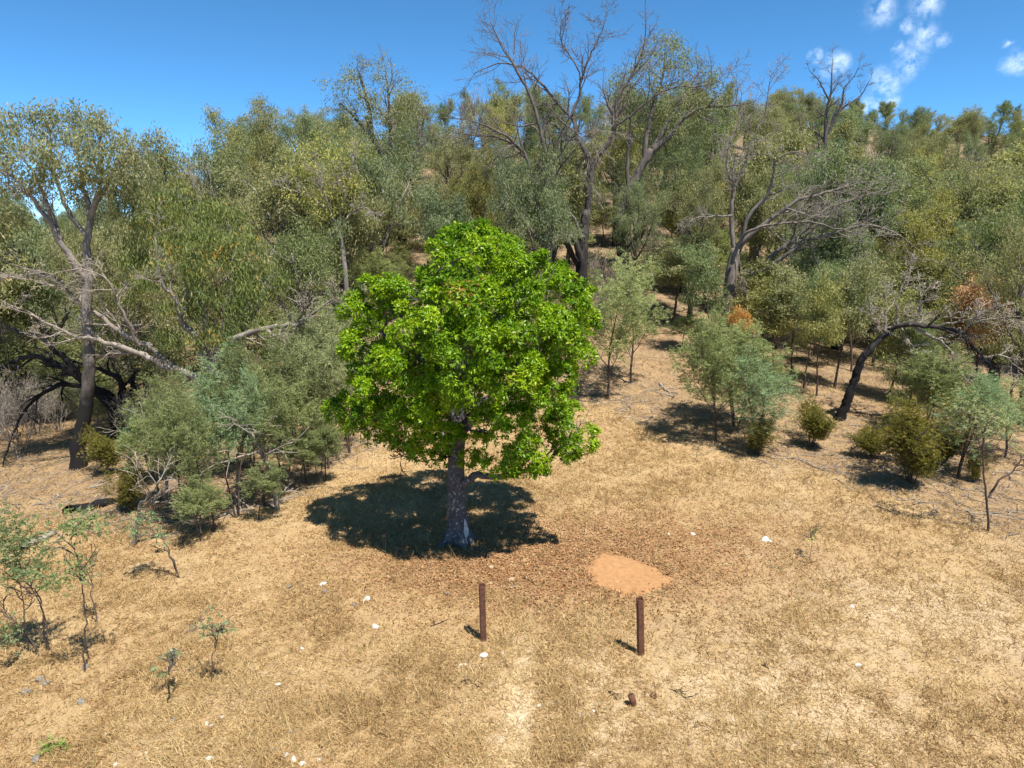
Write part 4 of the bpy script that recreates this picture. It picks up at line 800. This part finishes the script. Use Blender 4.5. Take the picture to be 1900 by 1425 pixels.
# ------------------------------------------------------------------ posts, stones, sticks, logs
m, t = newmat('rusty_steel'); L = t.links.new
c = ramp(t, [(.3, (.060,.022,.012)), (.5, (.115,.046,.024)), (.68, (.17,.075,.038)), (.8, (.23,.11,.06))], noise(t, 14, 7, .7))
p = N(t, 'ShaderNodeBsdfPrincipled'); p.inputs['Roughness'].default_value = .85; L(c, p.inputs['Base Color'])
bp = N(t, 'ShaderNodeBump'); bp.inputs['Strength'].default_value = .3; bp.inputs['Distance'].default_value = .01; L(noise(t, 70, 4, .7), bp.inputs['Height']); L(bp.outputs[0], p.inputs['Normal'])
o = N(t, 'ShaderNodeOutputMaterial'); L(p.outputs[0], o.inputs['Surface']); M['rust'] = m
import bmesh
def post(bx, by, ty, tx, label, wid=.112):
    g = ground_at(bx, by); top = at_depth(tx, ty, g[1]); h = top[2]-g[2]; bm = bmesh.new()
    o_, i_ = wid/2, wid/2-.008
    def ringv(s, z): return [bm.verts.new((sx*s, sy*s, z)) for sx, sy in ((-1,-1),(1,-1),(1,1),(-1,1))]
    b, tt, ti, bi = ringv(o_, -.3), ringv(o_, h), ringv(i_, h), ringv(i_, h-.5)
    for A, B in ((b, tt), (tt, ti), (ti, bi)):
        for k in range(4): bm.faces.new((A[k], A[(k+1) % 4], B[(k+1) % 4], B[k]))
    bm.faces.new(bi)
    bmesh.ops.recalc_face_normals(bm, faces=bm.faces)
    bmesh.ops.bevel(bm, geom=[e for e in bm.edges if abs(e.verts[0].co.z-e.verts[1].co.z) > .2 and abs(abs(e.verts[0].co.x)-o_) < 1e-4], offset=.012, segments=3, affect='EDGES')
    me = bpy.data.meshes.new('fence_post'); bm.to_mesh(me); bm.free(); me.materials.append(M['rust'])
    o = link('fence_post', me); o.location = g; o.rotation_euler = (0, math.atan2(top[0]-g[0], h), .12); tag(o, label, 'post', 'rusty posts'); return g
g1 = post(897, 1188, 1085, 894, 'rusty steel post in front of the bright green tree trunk')
g2 = post(1189, 1215, 1110, 1187, 'rusty steel post in front of the bare earth patch')
# short cut-off pipe and ring lying near
g = ground_at(1177, 1311); tb = Tubes(); top = at_depth(1171, 1290, g[1])-g
tb.add([[.0,0,-.1], top*.5, top, top*.999], [.055,.055,.055,.042], 12, .4); o = link('post_stub', tb.mesh('post_stub', M['rust'])); o.location = g; tag(o, 'short leaning rusty stub sticking out of the grass near the two posts', 'stub')
g = ground_at(1213, 1295); a = np.linspace(0, 2*math.pi, 17); tb = Tubes(); tb.add(np.column_stack([np.cos(a)*.045, np.sin(a)*.045*.6-.0, .04+np.sin(a)*.03]), np.full(17, .016), 6, .3, cap=False)
o = link('rusty_ring', tb.mesh('rusty_ring', M['rust'])); o.location = g; tag(o, 'small dark rusty ring lying in the grass by the leaning stub', 'ring')

def stonemat(name, stops):
    m, t = newmat(name); L = t.links.new
    p = N(t, 'ShaderNodeBsdfPrincipled'); p.inputs['Roughness'].default_value = .85; L(ramp(t, stops, noise(t, 12, 6, .7)), p.inputs['Base Color'])
    b = N(t, 'ShaderNodeBump'); b.inputs['Strength'].default_value = .5; b.inputs['Distance'].default_value = .02; L(noise(t, 35, 5, .7), b.inputs['Height']); L(b.outputs[0], p.inputs['Normal'])
    o = N(t, 'ShaderNodeOutputMaterial'); L(p.outputs[0], o.inputs['Surface']); return m
SM = dict(w=stonemat('quartz', [(.3, (.42,.38,.31)), (.55, (.62,.59,.53)), (.8, (.74,.72,.67))]), g=stonemat('grey_stone', [(.3, (.10,.09,.075)), (.55, (.22,.205,.17)), (.8, (.38,.35,.29))]), t=stonemat('tan_stone', [(.3, (.26,.18,.10)), (.55, (.42,.30,.17)), (.8, (.55,.42,.27))]))
SL = dict(w='white quartz stone lying in the dry grass', g='grey lichened stone lying in the dry grass', t='tan stone in the leaf litter before the bright green tree')
rk = np.random.default_rng(66)
def stone_mesh(kind, k):
    bm = bmesh.new(); bmesh.ops.create_icosphere(bm, subdivisions=2, radius=.5)
    ax = rk.normal(size=(7, 3)); ax /= np.linalg.norm(ax, axis=1)[:, None]; cut = rk.uniform(.28, .44, 7)
    for v in bm.verts:
        c = np.array(v.co)
        for a_, d_ in zip(ax, cut):
            s = c@a_
            if s > d_: c = c-a_*(s-d_)
        v.co = c*np.array([1, .8, .55])+rk.normal(0, .012, 3)
    me = bpy.data.meshes.new('stone'); bm.to_mesh(me); bm.free(); me.materials.append(SM[kind]); return me
SME = {k: [stone_mesh(k, i) for i in range(4)] for k in 'wgt'}
ST = [(897,1218,17,'w'),(318,1213,19,'w'),(327,1209,10,'w'),(680,1113,15,'w'),(600,1085,13,'w'),(697,1165,14,'w'),(388,1410,15,'w'),(530,1405,15,'w'),(545,1413,14,'w'),(560,1420,14,'w'),(592,1411,11,'w'),(447,1422,10,'w'),(468,1424,10,'w'),(214,1420,11,'w'),(272,1399,9,'w'),(1420,1003,17,'w'),(1428,1006,9,'w'),(1285,993,10,'w'),(1240,992,8,'w'),(1580,1127,11,'w'),(1592,1237,10,'w'),(1772,1227,9,'w'),(1000,1310,12,'w'),(1025,1308,8,'w'),(1100,1322,10,'w'),(515,1272,12,'w'),(385,1345,13,'w'),(393,1349,9,'w'),(413,1334,9,'w'),(855,1234,8,'w'),(863,1236,9,'w'),(871,1231,8,'w'),(851,1240,7,'w'),(876,1238,7,'w'),(932,1215,8,'w'),(561,1206,8,'w'),(1075,1325,8,'w'),(75,1262,22,'g'),(85,1270,16,'g'),(50,1285,18,'g'),(152,1303,18,'g'),(603,1100,13,'g'),(830,1104,11,'g'),(950,1090,9,'g'),(70,1410,24,'g'),(318,1340,18,'g'),(160,1238,13,'g'),(605,1084,9,'g'),(658,1123,10,'g'),(536,1090,12,'g'),(662,940,9,'g'),(972,1104,8,'g'),(1433,1053,8,'g'),(950,1078,17,'t'),(978,1073,10,'t'),(912,1055,13,'t'),(886,1070,9,'t'),(1017,1170,9,'t'),(540,1360,14,'g'),(512,1392,13,'g'),(910,1083,9,'t')]
for i, (px, py, sz, k) in enumerate(ST):
    g = ground_at(px, py); s = sz*mpp(g[1])*1.25; o = link('stone', SME[k][i % 4]); o.location = (g[0], g[1], g[2]+s*.04); o.scale = (s*rk.uniform(.85, 1.2), s*rk.uniform(.8, 1.2), s*rk.uniform(.8, 1.1)); o.rotation_euler = (rk.normal(0, .15), rk.normal(0, .15), rk.uniform(0, 6.28)); tag(o, SL[k], 'stone', {'w': 'white quartz stones', 'g': 'grey stones', 't': 'tan stones'}[k])

def on_ground(name, label, pts, r0, r1, mat, cat, lift=0., twigs=0, seed=1, group=None, sides=7):
    rn = np.random.default_rng(seed); A = np.array([ground_at(*p[:2]) for p in pts]); g = A[0].copy()
    for i, p in enumerate(pts): A[i, 2] += r0*.6+(p[2] if len(p) > 2 else 0)
    tb = Tubes(); B = []
    for i in range(len(A)-1):
        for u in np.linspace(0, 1, 4, endpoint=False):
            q = A[i]*(1-u)+A[i+1]*u; B.append(q+rn.normal(0, r0*.5, 3))
    B.append(A[-1]); B = np.array(B)-g; tb.add(B, np.linspace(r0, r1, len(B)), sides, .5)
    tot = np.linalg.norm(B[-1]-B[0])
    Q = dict(max=1, n=[5,4], wob=[.18,.2], trop=[-.02,-.05], taper=[.35,.4], rmin=.006, kids=[4,0], start=[.2,0], ang=[(25,60),(0,0)], len=[.5,0], rk=[.6,0])
    for k in range(twigs):
        i = int(len(B)*(.25+.7*k/max(twigs, 1))); tl, tp = [], []
        grow(rn, B[min(i, len(B)-1)], nrm((B[-1]-B[0])/tot*.6+np.append(rn.normal(0, .6, 2), abs(rn.normal(0, .3)))), tot*.4*rn.uniform(.6, 1.2), r0*.5, 0, Q, tl, tp)
        for lvl, pp, rr_ in tl:
            zz = G(pp[:, 0]+g[0], pp[:, 1]+g[1])-g[2]+.01; pp = pp.copy(); pp[:, 2] = np.maximum(pp[:, 2], zz); tb.add(pp, rr_, 4, .7)
    o = link(name, tb.mesh(name, M[mat])); o.location = g; tag(o, label, cat, group); return o
on_ground('fallen_log', 'pale grey fallen log lying on the bank below the thicket', [(44,1022),(70,1008),(103,992)], .10, .07, 'dead', 'log', seed=2)
on_ground('fallen_log', 'dark charred fallen log in the shade below the thicket shrubs', [(125,952),(170,944),(214,934)], .16, .12, 'burnt', 'log', seed=3)
on_ground('fallen_branch', 'long thin fallen branch lying on the grass below the rounded olive shrub', [(1431,851),(1478,852),(1528,874),(1566,900)], .025, .01, 'dead', 'branch', twigs=2, seed=4)
for l, pts, r0, tw, sd in [('pale dead branch propped in the middle of the thicket, bent like an elbow', [(512,915),(505,880),(490,850),(478,822),(462,800),(440,786),(425,778)], .075, 8, 5), ('forked pale branch slumped at the shady foot of the thicket', [(240,975),(258,945),(280,915),(300,890)], .055, 9, 6),
                           ('pale branch hanging from the elbow of the propped one', [(438,905),(440,870),(446,830),(440,790)], .055, 7, 12), ('branch arching down from the thicket top to the litter', [(235,860),(242,835),(262,795),(290,775),(305,770)], .045, 8, 8), ('stout pale upright snag in the thicket', [(308,905),(308,850),(312,800),(318,780)], .055, 4, 13)]:
    T = Custom('fallen_branch', l, pts[0], 700+sd, cat='branch'); T.limb('branch', pts, r0, r0*.3, 'dead', -1.3, -1.7, ground=True, sides=7, twigs=tw, tw_len=.4, tw_start=.25, droop=.06, lv=1)
FB = [('grey branch lying flat along the rim of the thicket', [(400,960),(450,950),(500,930),(545,915,.1)], .05, 6, 7),
      ('stick leaning across thin stems at the thicket rim', [(430,948),(455,925,.2),(490,905,.3)], .03, 4, 9), ('fallen branch lying on the bare slope between the wattles', [(1222,600),(1232,596,.05),(1240,590,.1)], .09, 0, 10), ('crooked branch on the ground before the thin-stemmed wattle', [(1225,715),(1240,728),(1250,738)], .06, 3, 11)]
for l, pts, r0, tw, sd in FB: on_ground('fallen_branch', l, pts, r0, r0*.35, 'dead', 'branch', twigs=tw+2, seed=sd)
# dead brush heaped under the olive shrubs
for k in range(16):
    px, py = rk.uniform(1555, 1720), 0; py = 800+(px-1555)*.62+rk.uniform(-25, 20); ln = rk.uniform(40, 90); a = rk.uniform(.1, .75)
    on_ground('fallen_branch', 'grey stick in the heap of dead brush under the olive shrubs', [(px, py), (px+ln*.5*math.cos(a), py+ln*.5*math.sin(a), .08), (px+ln*math.cos(a), py+ln*math.sin(a), .05)], .022, .008, 'dead', 'branch', twigs=2, seed=300+k, group='dead brush heap', sides=5)
STK = [[(1085,1133),(1097,1142),(1112,1148)],[(1130,1284),(1137,1292),(1145,1300)],[(1226,1279),(1250,1284),(1272,1296),(1300,1288)],[(866,1258),(872,1270),(892,1278)],[(798,1165),(815,1158),(832,1150)],[(895,1224),(886,1236),(877,1246)],[(972,1072),(982,1079),(993,1086)],[(1415,1233),(1420,1238),(1427,1243)],[(1435,1257),(1440,1262)],[(185,1066),(205,1060),(222,1052)],[(990,1120),(1003,1132)],[(585,1395),(600,1388),(612,1378)]]
for i, pts in enumerate(STK): on_ground('stick', 'short dark stick lying in the open dry grass', pts, .014, .007, 'burnt', 'stick', seed=40+i, group='sticks in the grass', sides=5, twigs=1 if len(pts) > 2 else 0)
# tufts of taller dead weeds
tf = np.random.default_rng(88)
